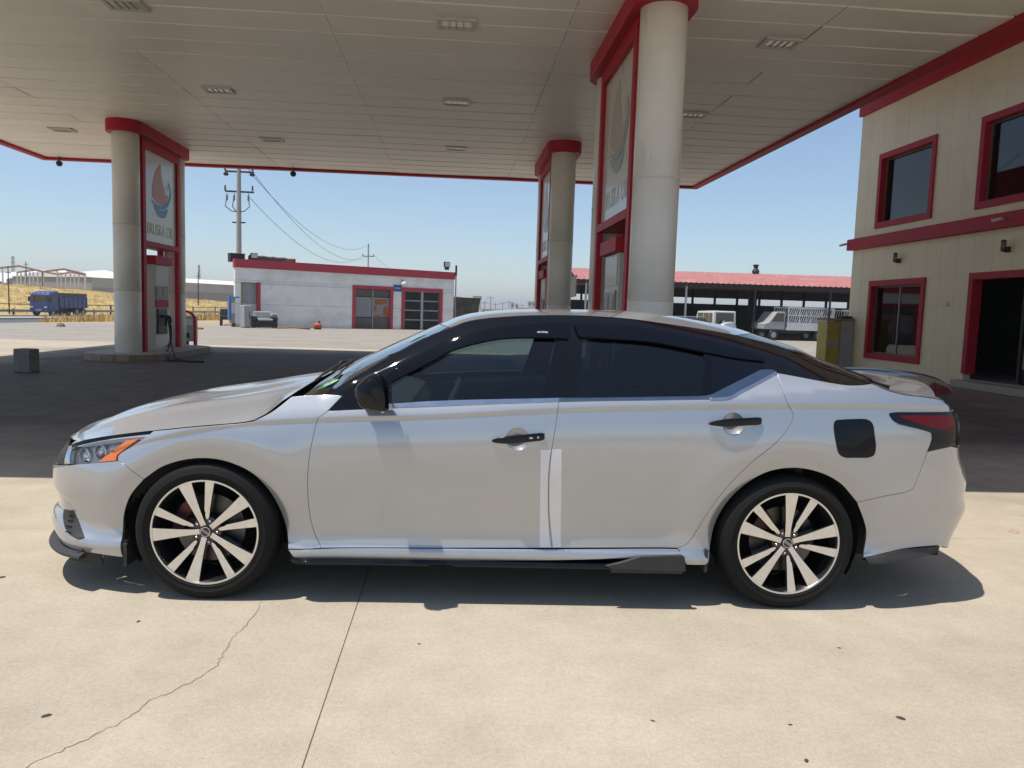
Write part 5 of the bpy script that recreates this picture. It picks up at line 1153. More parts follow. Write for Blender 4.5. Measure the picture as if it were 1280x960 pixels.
D1_ = (d1[0][0], d1[1][0], 0, (d1[0][1]+d1[1][1])/2); D2_ = (d2[0][0], d2[1][0], 0, (d2[0][1]+d2[1][1])/2); AL = (al[0][0], al[1][0], 0, al[0][1])
rows_ = [0, 1.35, 2.55, hB]; 
for a, b in zip(rows_[:-1], rows_[1:]):
    for q in cut((x0w, Lw, a, b), [D1_, D2_, AL]): MB().box((q[0], 0, q[2]+(.008 if a else 0)), (q[1], .3, q[3]-.008)).build('wall_course', PLST, wk)
MB().box((x0w+.02, .02, 0), (Lw-.02, .28, hB)).build('wall_core', mat('plaster_joint', (.30, .29, .27), .9), wk) if False else None
for q in cut((x0w+.02, Lw-.02, 0, hB), [D1_, D2_, AL]): MB().box((q[0], .015, q[2]), (q[1], .28, q[3])).build('wall_core', mat('plaster_joint', (.33, .32, .30), .9), wk)
KX = .30
def skew(x0, x1, y0, y1, z0, z1, nm, m): return MB().prism([(x0+KX*y0, y0), (x1+KX*y0, y0), (x1+KX*y1, y1), (x0+KX*y1, y1)], z1-z0, None, z0).build(nm, m, wk)
skew(x0w-.09, x0w+.21, .302, 9, 0, hB, 'side_wall', PLST); skew(Lw-.39, Lw-.09, .302, 9, 0, hB, 'side_wall', PLST); skew(x0w+.21, Lw-.39, 8.7, 9, 0, hB-.2, 'back_wall', PLST)
skew(x0w+.21, Lw-.39, .302, 8.7, hB-.2, hB-.005, 'roof_slab', FARG); skew(x0w+.22, Lw-.4, 3, 3.1, 0, hB-.2, 'inner_wall', WINT)
RB2 = mat('workshop_red', (.42, .04, .06), .6, var=.12, scale=1.5)
MB().box((x0w-.05, -.05, hB), (Lw+.05, .35, hT)).build('roof_band', RB2, wk); skew(x0w-.14, x0w+.21, .352, 9, hB, hT, 'roof_band', RB2); skew(Lw-.39, Lw-.05, .352, 9, hB, hT, 'roof_band', RB2)
def dframe(q, nm):
    e = bpy.data.objects.new(nm, None); COL.objects.link(e); e.parent = wk; f = .2
    MB().box((q[0]-.02, -.06, q[3]-f), (q[1]+.02, .12, q[3]+.02)).build('frame', RB2, e); MB().box((q[0]-.02, -.06, 0), (q[0]+f, .12, q[3]-f)).build('frame', RB2, e); MB().box((q[1]-f, -.06, 0), (q[1]+.02, .12, q[3]-f)).build('frame', RB2, e); return e, (q[0]+f, q[1]-f, 0, q[3]-f)
e, q = dframe(D1_, 'steel_door'); m_ = (q[0]+q[1])/2; GD = mat('door_grey', (.23, .24, .25), .6, var=.1, scale=2); RU = mat('door_rust', (.34, .105, .03), .85, var=.3, scale=2.5)
hh = q[3]
for k, (a, b) in enumerate(((q[0], m_-.04), (m_+.04, q[1]))):
    for c0, c1, mm in ((.02, .72, mat('door_low', (.12, .10, .09), .8, var=.3, scale=2)), (.76, hh*.80, GD), (hh*.82, hh-.02, mat('door_top', (.10, .09, .085), .7, var=.15, scale=2))): MB().box((a+.02, .05, c0), (b-.02, .10, c1)).build('door_sheet', mm, e)
    if k:
        w_ = b-a; 
        for (p, r) in (((a+.10, hh*.62), (a+w_*.85, hh*.76)), ((a+.05, hh*.44), (a+.25, hh*.62)), ((a+w_*.60, hh*.30), (a+w_*.95, hh*.58)), ((a+.08, hh*.27), (a+w_*.45, hh*.36))): MB().prism([(p[0], p[1]+.06), (p[0]+.1, p[1]), (r[0]-.12, p[1]+.03), (r[0], p[1]+.12), (r[0]-.03, r[1]), (p[0]+.06, r[1]-.02)], .004, Matrix(((1, 0, 0, 0), (0, 0, -1, .049), (0, 1, 0, 0), (0, 0, 0, 1)))).build('rust_patch', RU, e)
MB().box((m_-.04, .02, 0), (m_+.04, .11, hh)).build('centre_bar', STEEL, e)
e, q = dframe(D2_, 'glazed_door'); m_ = (q[0]+q[1])/2; hh = q[3]
for k, (a, b) in enumerate(((q[0], m_-.05), (m_+.05, q[1]))):
    for r in range(4):
        z0, z1 = hh*r/4+.04, hh*(r+1)/4-.04; MB().box((a+.05, .06, z0), (b-.05, .07, z1)).build('pane', mat('grimy_pane', (.015, .016, .018), .25, spec=.25, var=.4, scale=1.5), e); MB().box((a, .03, z1), (b, .10, z1+.08)).build('glazing_bar', STEEL, e)
    MB().box((a, .03, 0), (a+.05, .10, hh)).build('stile', STEEL, e); MB().box((b-.05, .03, 0), (b, .10, hh)).build('stile', STEEL, e)
MB().box((m_-.05, .02, 0), (m_+.05, .11, hh)).build('centre_bar', GALV, e)
e = bpy.data.objects.new('alcove', None); COL.objects.link(e); e.parent = wk
MB().box((AL[0], .25, 1.4), (AL[1], .29, AL[3])).build('upper_sheet', GREYP, e); MB().box((AL[0], .22, 0), (AL[1], .28, 1.38)).build('lower_sheet', FARW, e); MB().box((AL[1]-.02, -.05, 0), (AL[1]+.16, .2, AL[3]+.03)).build('red_post', RB2, e)
# lamp, sign, floods, roof clutter
def wpos(px, py, off=0.): a, z = on_w(px, py); return Vector(A)+Vector(dW)*a+Vector(nW)*off+Vector((0, 0, z))
def wthing(nm, lb, ct, px, py, off=0., grp=None): return thing(nm, lb, ct, wpos(px, py, off), aW, grp)
t = wthing('globe_lamp', 'white globe lamp on the workshop wall between the two doors', 'lamp', 503.5, 355.5, .2); autosmooth(MB().lathe([(.001, -.19), (.10, -.16), (.18, -.04), (.18, .06), (.10, .17), (.001, .19)], 16).build('globe', FARW, t), 60); MB().beam((-.12, 0.18, .30), (0, 0, .15), .05, .05).build('arm', DMET, t)
t = wthing('wall_sign', 'small blue sign on the workshop wall between the doors', 'sign', 496.7, 360.2, .03); MB().box((-.28, 0, -.22), (.28, .02, .22)).build('plate', mat('sign_blue', (.03, .10, .32), .5), t); MB().box((-.2, -.004, -.02), (.2, 0, .02)).build('white_line', WHT_ if 'WHT_' in globals() else FARW, t)
for px, py, lb, sc_ in ((558.5, 336.5, 'floodlight on the right end of the workshop roof', 1.), (317.5, 326, 'grey floodlight beside the tarpaulin on the workshop roof', .9)):
    t = wthing('floodlight', lb, 'floodlight', px, py, .0, 'floodlights on the workshop roof'); MB().box((-.22*sc_, -.08, .12), (.22*sc_, .08, .50*sc_)).build('housing', DMET, t, bevel=.02); MB().box((-.18*sc_, -.095, .16), (.18*sc_, -.081, .46*sc_)).build('glass', mat('flood_glass', (.55, .52, .47), .2), t); MB().box((-.16, -.03, -.05), (.16, .03, .12)).build('bracket', DMET, t)
o = wthing('roof_box', 'dark box on the left corner of the workshop roof', 'box', 300, 327, -.5); MB().box((-.42, 0, 0), (.42, .6, .46)).build('body', DMET, o, bevel=.02); MB().box((-.44, -.02, .46), (.44, .62, .50)).build('lid', BLKP, o)
o = wthing('tarpaulin_roll', 'old patterned tarpaulin rolled along the workshop roof', 'tarpaulin', 345, 329, -.5); TARP = mat('tarp', (.10, .10, .075), .8, var=.3, scale=3, stain=((.32, .20, .10), 2., .5, .6, None))
V = []; n_ = 22
for i in range(n_):
    x = -1.35+2.7*i/(n_-1); h = .44+.015*math.sin(i*1.3)-.03*i/n_*2
    V += [(x, 0, 0), (x, -.02, h*.85+.01*math.sin(i*2.1)), (x, .15, h), (x, .5, h*.9), (x, .6, 0)]
autosmooth(obj('cover', V, [(i*5+k, i*5+5+k, i*5+6+k, i*5+1+k) for i in range(n_-1) for k in range(4)], TARP, o), 40); MB().bar((-1.3, .3, .1), (1.3, .3, .1), .09).build('core', DMET, o)
p_ = MB(); o = wthing('roof_vent_pipe', 'dark pipe standing at the right corner of the workshop', 'pipe', 567.5, 412, .1); MB().bar((0, 0, 0), (0, 0, hT+.25), .045, 8).build('pipe', STEEL, o); MB().bar((0, 0, hT-.25), (0, 0, hT+.45), .07, 8).build('sleeve', DMET, o)
# ---- things left outside the workshop
def gthing(nm, lb, ct, px, py, rz=0., grp=None): p = on_z(px, py); return thing(nm, lb, ct, (p[0], p[1], -.008), rz, grp)
t = gthing('armchair', 'worn black armchair with grey cushions in front of the workshop', 'armchair', 330, 409.8, aW-.1); 
def cush(mb, a, b): return mb.box(a, b)
MB().box((-.68, -.45, .08), (.68, .45, .42)).build('base', BLKP, t, bevel=.04); MB().box((-.70, -.47, .42), (-.44, .45, .66)).build('arm', BLKP, t, bevel=.06); MB().box((.44, -.47, .42), (.70, .45, .66)).build('arm', BLKP, t, bevel=.06)
GC = mat('grey_cushion', (.36, .36, .35), .9, var=.2, scale=8); MB().box((-.43, -.44, .42), (.43, .25, .54)).build('seat_cushion', GC, t, bevel=.05); MB().box((-.52, .2, .42), (.52, .46, 1.0), Matrix.Rotation(-.12, 4, 'X')).build('backrest', GC, t, bevel=.07); MB().box((.40, -.2, .66), (.72, .4, .86)).build('draped_cloth', GC, t, bevel=.05); MB().box((-.70, -.40, .66), (-.46, .2, .74)).build('draped_cloth', GC, t, bevel=.03)
for x in (-.6, .6):
    for y in (-.38, .38): MB().box((x-.04, y-.04, 0), (x+.04, y+.04, .08)).build('leg', DMET, t)
t = gthing('old_fridge', 'narrow pale grey cabinet fridge beside the black armchair', 'fridge', 307, 409.5, aW+.2); MB().box((-.20, -.25, .03), (.20, .25, 1.22)).build('body', GREYP, t, bevel=.03); MB().box((-.21, -.26, 1.222), (.21, .26, 1.27)).build('top', FARW, t, bevel=.01); MB().box((.10, -.275, .5), (.13, -.252, .9)).build('handle', DMET, t); MB().box((-.18, -.2, 0), (.18, .2, .03)).build('foot', DMET, t)
t = gthing('blue_frame_pump', 'old pump with blue frame and yellow pipe at the workshop corner', 'pump', 296, 408.5, aW); 
MB().box((-.42, 0, .4), (-.34, .4, 1.68)).build('blue_panel', mat('pump_blue', (.04, .16, .42), .5, var=.15, scale=4), t); MB().box((-.34, .05, .2), (.10, .4, 1.6)).build('casing', GREYP, t, bevel=.02); MB().box((-.44, -.02, 1.68), (.15, .42, 1.76)).build('top', mat('pump_blue2', (.10, .24, .48), .5), t); MB().bar((.26, .1, 0), (.26, .1, 3.5), .05).build('yellow_pipe', mat('pipe_yellow', (.42, .30, .04), .6), t); MB().bar((.16, .16, 0), (.16, .16, 3.6), .04).build('grey_pipe', GALV, t); MB().box((-.2, .0, .0), (.1, .4, .2)).build('foot', DMET, t); MB().box((-.30, .03, .8), (-.05, .048, 1.4)).build('dial_plate', FARW, t)
t = gthing('car_bench_seat', 'black padded bench seat dumped beside the blue pump', 'bench seat', 285, 407, aW-.3); MB().box((-.45, -.35, .38), (.45, .35, .62)).build('seat_pad', BLKP, t, bevel=.06); MB().box((-.48, .2, .6), (.48, .42, 1.1), Matrix.Rotation(-.2, 4, 'X')).build('backrest', BLKP, t, bevel=.06)
for x in (-.38, .38): MB().box((x-.07, -.3, 0), (x+.07, .3, .38)).build('leg', DMET, t, bevel=.02)
MB().box((-.2, -.3, .05), (.3, .2, .1)).build('shelf', GALV, t)
t = gthing('orange_motor', 'small orange motor with pipes lying at the workshop wall', 'motor', 397, 411.5, aW); autosmooth(MB().lathe([(.001, -.24), (.12, -.24), (.17, -.18), (.17, .14), (.10, .22), (.001, .22)], 16, (0, 0, .20), 'x').build('body', mat('motor_orange', (.42, .09, .03), .6, var=.2, scale=6), t), 40); MB().box((-.18, -.14, 0), (.18, .14, .06)).build('base', DMET, t); MB().bar((.1, 0, .3), (.1, 0, .5), .05).build('inlet', DMET, t)
pa = on_z(347, 411); pb = on_z(388, 412); o = MB().tube([tuple(pa+np.array([0, 0, .06])), tuple((pa+pb)/2+np.array([0, 0, .10])), tuple(pb+np.array([0, 0, .05]))], .05, 8).build('loose_pipe', mat('pipe_rust', (.30, .16, .09), .8), None, True); tag(o, 'rusty loose pipe lying along the foot of the workshop wall', 'pipe')
cn = on_z(250.5, 411.5); o = MB().prism([(-.14, -.08), (.13, -.09), (.15, .05), (-.12, .08)], .10).build('orange_litter', mat('litter_orange', (.60, .10, .03), .7), None, bevel=.02); tag(o, 'small orange piece of litter on the ground near the hoop guard', 'litter'); o.location = (cn[0], cn[1], -.008)
st_ = on_z(76, 408); o = MB().lathe([(.001, .0), (.2, .0), (.19, .08), (.12, .16), (.05, .19), (.001, .2)], 9).build('rubble_heap', mat('rubble', (.20, .15, .10), .95, var=.4, scale=4), None); tag(o, 'small dark rubble heap at the yard edge before the road', 'rubble'); o.location = (st_[0], st_[1], -.02)
# rubbish skip right of the workshop
pS = on_z(581, 409); t = thing('rubbish_skip', 'dark rusty rubbish skip standing behind the right end of the workshop', 'skip', (pS[0]+.2, pS[1], 0), aW-.3); SK = mat('skip_dark', (.06, .055, .045), .75, var=.4, scale=2, stain=((.20, .15, .08), 1.5, .5, .7, None))
M = Matrix(((1, 0, 0, 0), (0, 0, 1, 0), (0, 1, 0, .1), (0, 0, 0, 1))); MB().prism([(-.9, 0), (.75, 0), (1.05, 2.2), (-1.05, 2.35)], 1.9, M).build('hopper', SK, t, bevel=.03); MB().box((-1.1, -.05, 2.28), (1.1, 1.95, 2.40)).build('rim', SK, t); MB().box((-1.25, .2, .8), (-.95, 1.6, 1.6)).build('lift_arm', DMET, t); MB().box((-.8, .1, 0), (.7, 1.8, .1)).build('skid', DMET, t)
# ================================================================== POWER LINE
CPOL = mat('concrete_pole', (.36, .34, .31), .85, var=.12, scale=2)
def pole(px, py_top, Y, lb, scale=1., grp='utility poles'):
    top = at_depth(px, py_top, Y); h = top[2]; t = thing('utility_pole', lb, 'utility pole', (top[0], Y, -.05), 0, grp)
    autosmooth(MB().lathe([(.001, 0), (.24*scale, 0), (.24*scale, 5), (.20*scale, 5.02), (.15*scale, h), (.001, h)], 14).build('shaft', CPOL, t), 60)
    return t, h
t, h = pole(298.5, 196, 60, 'tall grey concrete power pole rising behind the left end of the workshop')
arms = []
for dz, wd in ((-1.05, 1.05), (-2.55, 1.05)):
    MB().beam((-wd*1.0, .0, h+dz), (wd*1.1, 0, h+dz-.04), .12, .12).build('crossarm', DMET, t)
    for x in ((-wd, .0), (wd, 0)): MB().lathe([(.001, 0), (.06, 0), (.09, .1), (.05, .16), (.09, .22), (.05, .28), (.08, .34), (.001, .42)], 10, (x[0], 0, h+dz+.06)).build('insulator', mat('insulator_brown', (.06, .045, .04), .3, 0, .6), t, True)
for x in (-.95, 1.05): autosmooth(MB().lathe([(.001, -.14), (.16, -.10), (.20, .0), (.14, .12), (.001, .14)], 12, (x, -.1, h-1.28)).build('insulator', DMET, t), 50)
for x in (-.9, -.35, .75): MB().tube([(x, 0, h-2.7), (x+.05*np.sign(x), -.08, h-3.3), (x+.1*np.sign(x), -.1, h-3.7), (x*.6, -.1, h-4.05), (.1*np.sign(x), -.1, h-4.1)], .035, 6).build('drop_cable', DMET, t, True); MB().lathe([(.06, 0), (.10, .1), (.06, .2), (.10, .3), (.06, .4)], 8, (x, -.05, h-3.25)).build('fuse', mat('fuse_grey', (.20, .18, .17), .5), t, True)
MB().beam((-.5, 0, h-4.9), (.5, 0, h-4.9), .10, .10).build('bracket', DMET, t); autosmooth(MB().lathe([(.22, h-7.75), (.25, h-7.7), (.25, h-7.55), (.22, h-7.5)], 14).build('band', GALV, t), 40)
T1 = t.location.copy(); 
t2, h2 = pole(460.5, 306.5, 128, 'distant thin power pole standing up behind the workshop roof', .8)
MB().beam((-.95, 0, h2-1.75), (.95, 0, h2-1.75), .12, .12).build('crossarm', DMET, t2)
for x in (-.9, 0, .9): MB().lathe([(.05, 0), (.09, .15), (.05, .3)], 8, (x, 0, (h2-1.7) if x else h2)).build('insulator', DMET, t2)
T2 = t2.location.copy(); WIRE = mat('power_wire', (.10, .10, .105), .5)
def wire(p, q, sag, lb):
    pts = [Vector(p).lerp(Vector(q), i/24)+Vector((0, 0, -sag*4*(i/24)*(1-i/24))) for i in range(25)]; o = MB().tube(pts, .022, 5).build('power_wire', WIRE, None, True); return tag(o, lb, 'wire', 'power wires between the poles')
wire((T1.x+1.0, 60, h-1.3), (T2.x, 128, h2), 2.6, 'power wire sagging from the tall pole to the distant pole'); wire((T1.x+1.05, 60, h-1.1), (T2.x+.3, 128, h2-1.6), 3.0, 'power wire sagging from the tall pole to the distant pole'); wire((T1.x+.7, 60, h-2.9), (T2.x-.8, 128, h2-1.6), 2.8, 'power wire sagging from the tall pole to the distant pole')
wire((T2.x+.9, 128, h2-1.6), (T2.x+10, 150, h2-9), .6, 'stay wire dropping right from the distant pole')
wire((T1.x+.9, 60, h-1.1), (T1.x-3, 50, h+6), .2, 'power wire rising from the tall pole up past the canopy edge')
# ================================================================== RED-ROOFED SHED ON THE RIGHT
SY = 54.0; SB = 74.0; xl = at_depth(720, 350, SY)[0]; xr_ = 34.0; ze = at_depth(840, 351, SY)[2]; zr2 = at_depth(840, 339, SY+7)[2]
sh = thing('open_shed', 'long open shed with red sheet-metal roof behind the station building', 'shed', (0, 0, 0), 0)
nS = 40
for i in range(nS):
    a = xl+(xr_-xl)*i/nS; b = xl+(xr_-xl)*(i+1)/nS; V = []; k = 8
    for j in range(k+1):
        x = a+(b-a)*j/k; dz = .035*(1 if (j % 4) in (1, 2) else 0); V += [(x, SY-.3, ze+dz-.10), (x, SY, ze+dz), (x, SY+7.0, zr2+dz), (x, SB, zr2+dz-.9)]
    obj('roof_sheet', V, [(j*4+q, j*4+4+q, j*4+5+q, j*4+1+q) for j in range(k) for q in range(3)], RROOF, sh)
MB().beam((xl, SY+.1, ze-.22), (xr_, SY+.1, ze-.22), .15, .26).build('eaves_beam', DMET, sh)
zg1 = at_depth(840, 371, SB)[2]; zg0 = at_depth(840, 378.5, SB)[2]; zgb = zg1
for i in range(14):
    a = xl+.02+(xr_-xl)*i/14; b = xl-.02+(xr_-xl)*(i+1)/14
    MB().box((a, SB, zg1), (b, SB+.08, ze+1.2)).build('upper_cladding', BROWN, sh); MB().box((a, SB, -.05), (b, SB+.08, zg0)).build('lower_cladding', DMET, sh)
    MB().box((a-.12, SB-.2, 0), (a+.08, SB-.02, ze+1)).build('rear_post', DMET, sh)
for x in [at_depth(p, 400, SY+.1)[0] for p in (731, 856, 942, 1036)]: MB().bar((x, SY+.1, 0), (x, SY+.1, ze-.1), .08, 8).build('front_post', GALV if x < 13 else DMET, sh)
MB().box((at_depth(936, 380, SB-3)[0], SB-3, 0), (at_depth(946, 380, SB-3)[0], SB-2.7, ze)).build('inner_post', DMET, sh)
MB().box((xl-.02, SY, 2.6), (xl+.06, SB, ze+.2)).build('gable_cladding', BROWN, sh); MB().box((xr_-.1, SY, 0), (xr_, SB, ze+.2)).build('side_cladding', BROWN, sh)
o = MB().lathe([(.001, 0), (.25, .0), (.3, .25), (.15, .5), (.25, .75), (.001, .8)], 10).build('roof_beacon', DMET, None); tag(o, 'small dark beacon on top of the red shed roof', 'beacon'); q = at_depth(944.5, 341, SY+7); o.location = (q[0], SY+7, zr2-.05)
# vehicles under the shed
def mini_wheel(x, y, r, par, w_=.22): 
    a = MB().lathe([(r*.55, -w_/2), (r*.9, -w_/2), (r, -w_*.3), (r, w_*.3), (r*.9, w_/2), (r*.55, w_/2)], 24, (x, y, r), 'y').build('wheel', RUB_ if 'RUB_' in globals() else BLKP, par); autosmooth(a, 40); autosmooth(MB().lathe([(.001, -w_*.42), (r*.3, -w_*.46), (r*.56, -w_*.40), (r*.56, w_*.40), (r*.3, w_*.46), (.001, w_*.42)], 20, (x, y, r), 'y').build('rim', GALV, a), 40)
def cab_prism(pts, y0, y1, nm, m, par, bev=.05):
    M = Matrix(((1, 0, 0, 0), (0, 0, 1, y0), (0, 1, 0, 0), (0, 0, 0, 1))); return autosmooth(MB().prism(pts, y1-y0, M).build(nm, m, par, bevel=bev), 35)
# white off-road wagon parked tail-on
pv = on_z(894, 424.5); t = thing('parked_wagon', 'pale dusty boxy wagon parked tail-on under the red-roofed shed', 'car', (pv[0], pv[1]+1.5, -.008), math.radians(-78))
cab_prism([(-2.0, .40), (-2.0, .95), (-1.0, 1.05), (-.55, 1.0), (2.0, 1.0), (2.05, .40)], -.85, .85, 'body', WHTP, t); cab_prism([(-.75, 1.0), (-.35, 1.85), (1.92, 1.88), (2.02, 1.0)], -.80, .80, 'cabin', WHTP, t)
MB().box((2.0, -.62, 1.06), (2.03, .62, 1.76)).build('rear_window', GLSD, t); MB().box((1.985, -.74, .98), (2.012, .74, 1.82)).build('tailgate_frame', WHTP, t)
for sg in (-1, 1):
    for a, b in ((-.25, .55), (.65, 1.35), (1.42, 1.88)): MB().box((a, min(sg*.80, sg*.815), 1.12), (b, max(sg*.80, sg*.815), 1.72)).build('side_window', GLSD, t)
    for x in (-1.35, 1.3): mini_wheel(x, sg*.76, .36, t)
    MB().box((2.05, min(sg*.55, sg*.75), .75), (2.08, max(sg*.55, sg*.75), .95)).build('tail_lamp', mat('dull_red', (.3, .02, .02), .3), t)
autosmooth(MB().lathe([(.001, .0), (.34, .02), (.36, .12), (.30, .2), (.001, .2)], 20, (2.06, .0, .95), 'x').build('spare_wheel', BLKP, t), 40)
# grey car roof with rack behind the silver car
pv = on_z(846, 428); t = thing('parked_hatchback', 'dark car with roof rails under the shed beside the pale wagon', 'car', (pv[0]-.2, pv[1]-1.0, -.008), math.radians(8)); DG = mat('dark_grey_paint', (.05, .055, .06), .35, 0, .6, .05, var=.1, scale=3)
cab_prism([(-2.1, .30), (-2.15, .62), (-1.2, .85), (1.9, .92), (2.1, .6), (2.1, .3)], -.85, .85, 'body', DG, t); cab_prism([(-1.0, .86), (-.35, 1.36), (1.2, 1.40), (1.95, .90)], -.74, .74, 'cabin', DG, t)
for sg in (-1, 1):
    MB().box((-.35, min(sg*.74, sg*.755), .95), (1.2, max(sg*.74, sg*.755), 1.28)).build('side_window', GLSD, t); MB().bar((-.2, sg*.62, 1.43), (1.2, sg*.62, 1.45), .025).build('roof_rail', GALV, t)
    for x in (-1.3, 1.3): mini_wheel(x, sg*.76, .32, t)
# white pickup with slatted cage
pv = on_z(1019, 427); t = thing('cage_pickup', 'white pickup lorry with slatted stock cage parked under the shed', 'pickup', (pv[0]-.75, pv[1]+1.6, -.008), math.radians(14))
MB().box((-1.35, -.85, .72), (2.3, .85, .92)).build('bed_floor', WHTP, t); MB().box((-3.0, -.4, .5), (2.3, .4, .7)).build('chassis', DMET, t)
for sg in (-1, 1):
    MB().box((-1.35, min(sg*.85, sg*.89), .74), (2.3, max(sg*.85, sg*.89), 1.28)).build('drop_side', WHTP, t, bevel=.01)
    for x in np.linspace(-1.3, 2.2, 5): MB().box((x-.03, min(sg*.86, sg*.90), 1.28), (x+.03, max(sg*.86, sg*.90), 2.26)).build('stake', WHTP, t)
    MB().box((-1.35, min(sg*.86, sg*.90), 2.26), (2.3, max(sg*.86, sg*.90), 2.34)).build('top_rail', WHTP, t); MB().box((-1.35, min(sg*.86, sg*.90), 1.74), (2.3, max(sg*.86, sg*.90), 1.80)).build('mid_rail', WHTP, t)
    for zz_ in (1.30, 1.81):
        for x in np.arange(-1.2, 2.1, .17): MB().beam((x, sg*.88, zz_), (x+.16, sg*.88, zz_+.43), .035, .05).build('slat', WHTP, t)
    for x in (-2.35, 1.25): mini_wheel(x, sg*.74, .38, t)
for z in (1.0, 1.18, 1.4): MB().box((2.31, -.85, z-.07), (2.35, .85, z+.06)).build('tailboard', WHTP, t)
MB().box((2.31, -.86, .75), (2.37, -.78, 2.34)).build('rear_post', WHTP, t); MB().box((2.31, .78, .75), (2.37, .86, 2.34)).build('rear_post', WHTP, t)
cab_prism([(-1.5, .75), (-1.5, 2.0), (-2.2, 1.98), (-2.75, 1.25), (-3.1, 1.15), (-3.12, .75)], -.82, .82, 'cab', GREYP, t); cab_prism([(-1.62, 1.3), (-1.62, 1.88), (-2.15, 1.88), (-2.55, 1.3)], -.83, .83, 'side_window', GLSD, t, .0)
pc = on_z(1062, 428); t = thing('cage_trailer', 'white slatted stock cage standing behind the pickup under the shed', 'trailer', (pc[0]+1.2, pc[1]+2.5, -.008), math.radians(14)); MB().box((-1.6, -.8, .6), (1.6, .8, .75)).build('bed_floor', WHTP, t)
for sg in (-1, 1):
    MB().box((-1.6, min(sg*.8, sg*.84), .75), (1.6, max(sg*.8, sg*.84), 1.3)).build('drop_side', WHTP, t); MB().box((-1.6, min(sg*.8, sg*.84), 2.2), (1.6, max(sg*.8, sg*.84), 2.28)).build('top_rail', WHTP, t); mini_wheel(.3, sg*.7, .34, t)
    for x in np.arange(-1.5, 1.5, .2): MB().beam((x, sg*.82, 1.3), (x+.18, sg*.82, 2.2), .04, .05).build('slat', WHTP, t)
# ================================================================== BLUE LORRY ON THE ROAD
yT = 95.0; xT = at_depth(74, 380, yT)[0]; rd = math.atan2(.99, .139)
t = thing('blue_lorry', 'blue tipper lorry with brown tarpaulin driving on the highway', 'lorry', (xT, yT, -.95), rd)       # local +x points away along the road
zc0 = .55
cab_prism([(-3.3, .5), (-3.35, 1.6), (-3.22, 2.55), (-3.0, 2.75), (-1.75, 3.05), (-1.62, 2.9), (-1.6, .6)], -1.24, 1.24, 'cab', BLUEP, t, .08); MB().box((-3.36, -1.05, 1.68), (-3.20, 1.05, 2.45), Matrix.Rotation(0, 4, 'Y')).build('windscreen', GLSD, t, bevel=.02); MB().box((-3.40, -1.2, .45), (-3.2, 1.2, .95)).build('bumper', BLUEP, t, bevel=.04); MB().box((-3.42, -.35, .62), (-3.39, .35, .80)).build('number_plate', mat('plate_yellow', (.5, .34, .05), .5), t)
for sg in (-1, 1):
    MB().box((-2.9, min(sg*1.24, sg*1.255), 1.75), (-2.0, max(sg*1.24, sg*1.255), 2.4)).build('side_window', GLSD, t); MB().box((-3.42, min(sg*.75, sg*1.1), .98), (-3.35, max(sg*.75, sg*1.1), 1.15)).build('headlight', FARW, t); MB().box((-3.3, min(sg*1.26, sg*1.5), 1.7), (-3.15, max(sg*1.26, sg*1.5), 2.3)).build('mirror', DMET, t, bevel=.03)
    for x in (-2.5, 1.6, 2.75): mini_wheel(x, sg*1.05, .5, t, .35)
for x in np.linspace(-.9, .9, 4): MB().box((-3.0, x-.12, 2.76), (-2.9, x+.12, 2.9)).build('roof_lamp', FARW, t)
MB().box((-1.5, -1.24, 1.0), (3.4, 1.24, 2.35)).build('tipper_body', BLUEP, t, bevel=.03); MB().box((-1.5, -1.22, 2.352), (3.4, 1.22, 2.85)).build('tarpaulin', mat('brown_tarp', (.13, .11, .085), .8, var=.2, scale=1.5), t, bevel=.08); MB().box((-1.5, -.5, .5), (3.3, .5, .98)).build('chassis', DMET, t)
for x in np.linspace(-1.4, 3.3, 7):
    for sg in (-1, 1): MB().box((x-.06, min(sg*1.24, sg*1.29), 1.0), (x+.06, max(sg*1.24, sg*1.29), 2.34)).build('body_rib', BLUEP, t)
# guard rail beyond the road
t = thing('guard_rail', 'dark steel guard rail along the far side of the highway', 'guard rail', (0, 0, 0), 0)
pts = [rp(23.3, y, -.45) for y in np.linspace(60, 200, 30)]; MB().tube(pts, .16, 6).build('rail', STEEL, t)
pts = [rp(23.3, y, .35) for y in np.linspace(60, 200, 30)]; MB().tube(pts, .05, 6).build('top_wire', DMET, t)
for y in np.arange(62, 200, 3.6): q = rp(23.4, y, -1.05); MB().box((q[0]-.08, q[1]-.08, q[2]), (q[0]+.08, q[1]+.08, .42 if int(y/3.6) % 2 else -.2)).build('post', DMET, t)
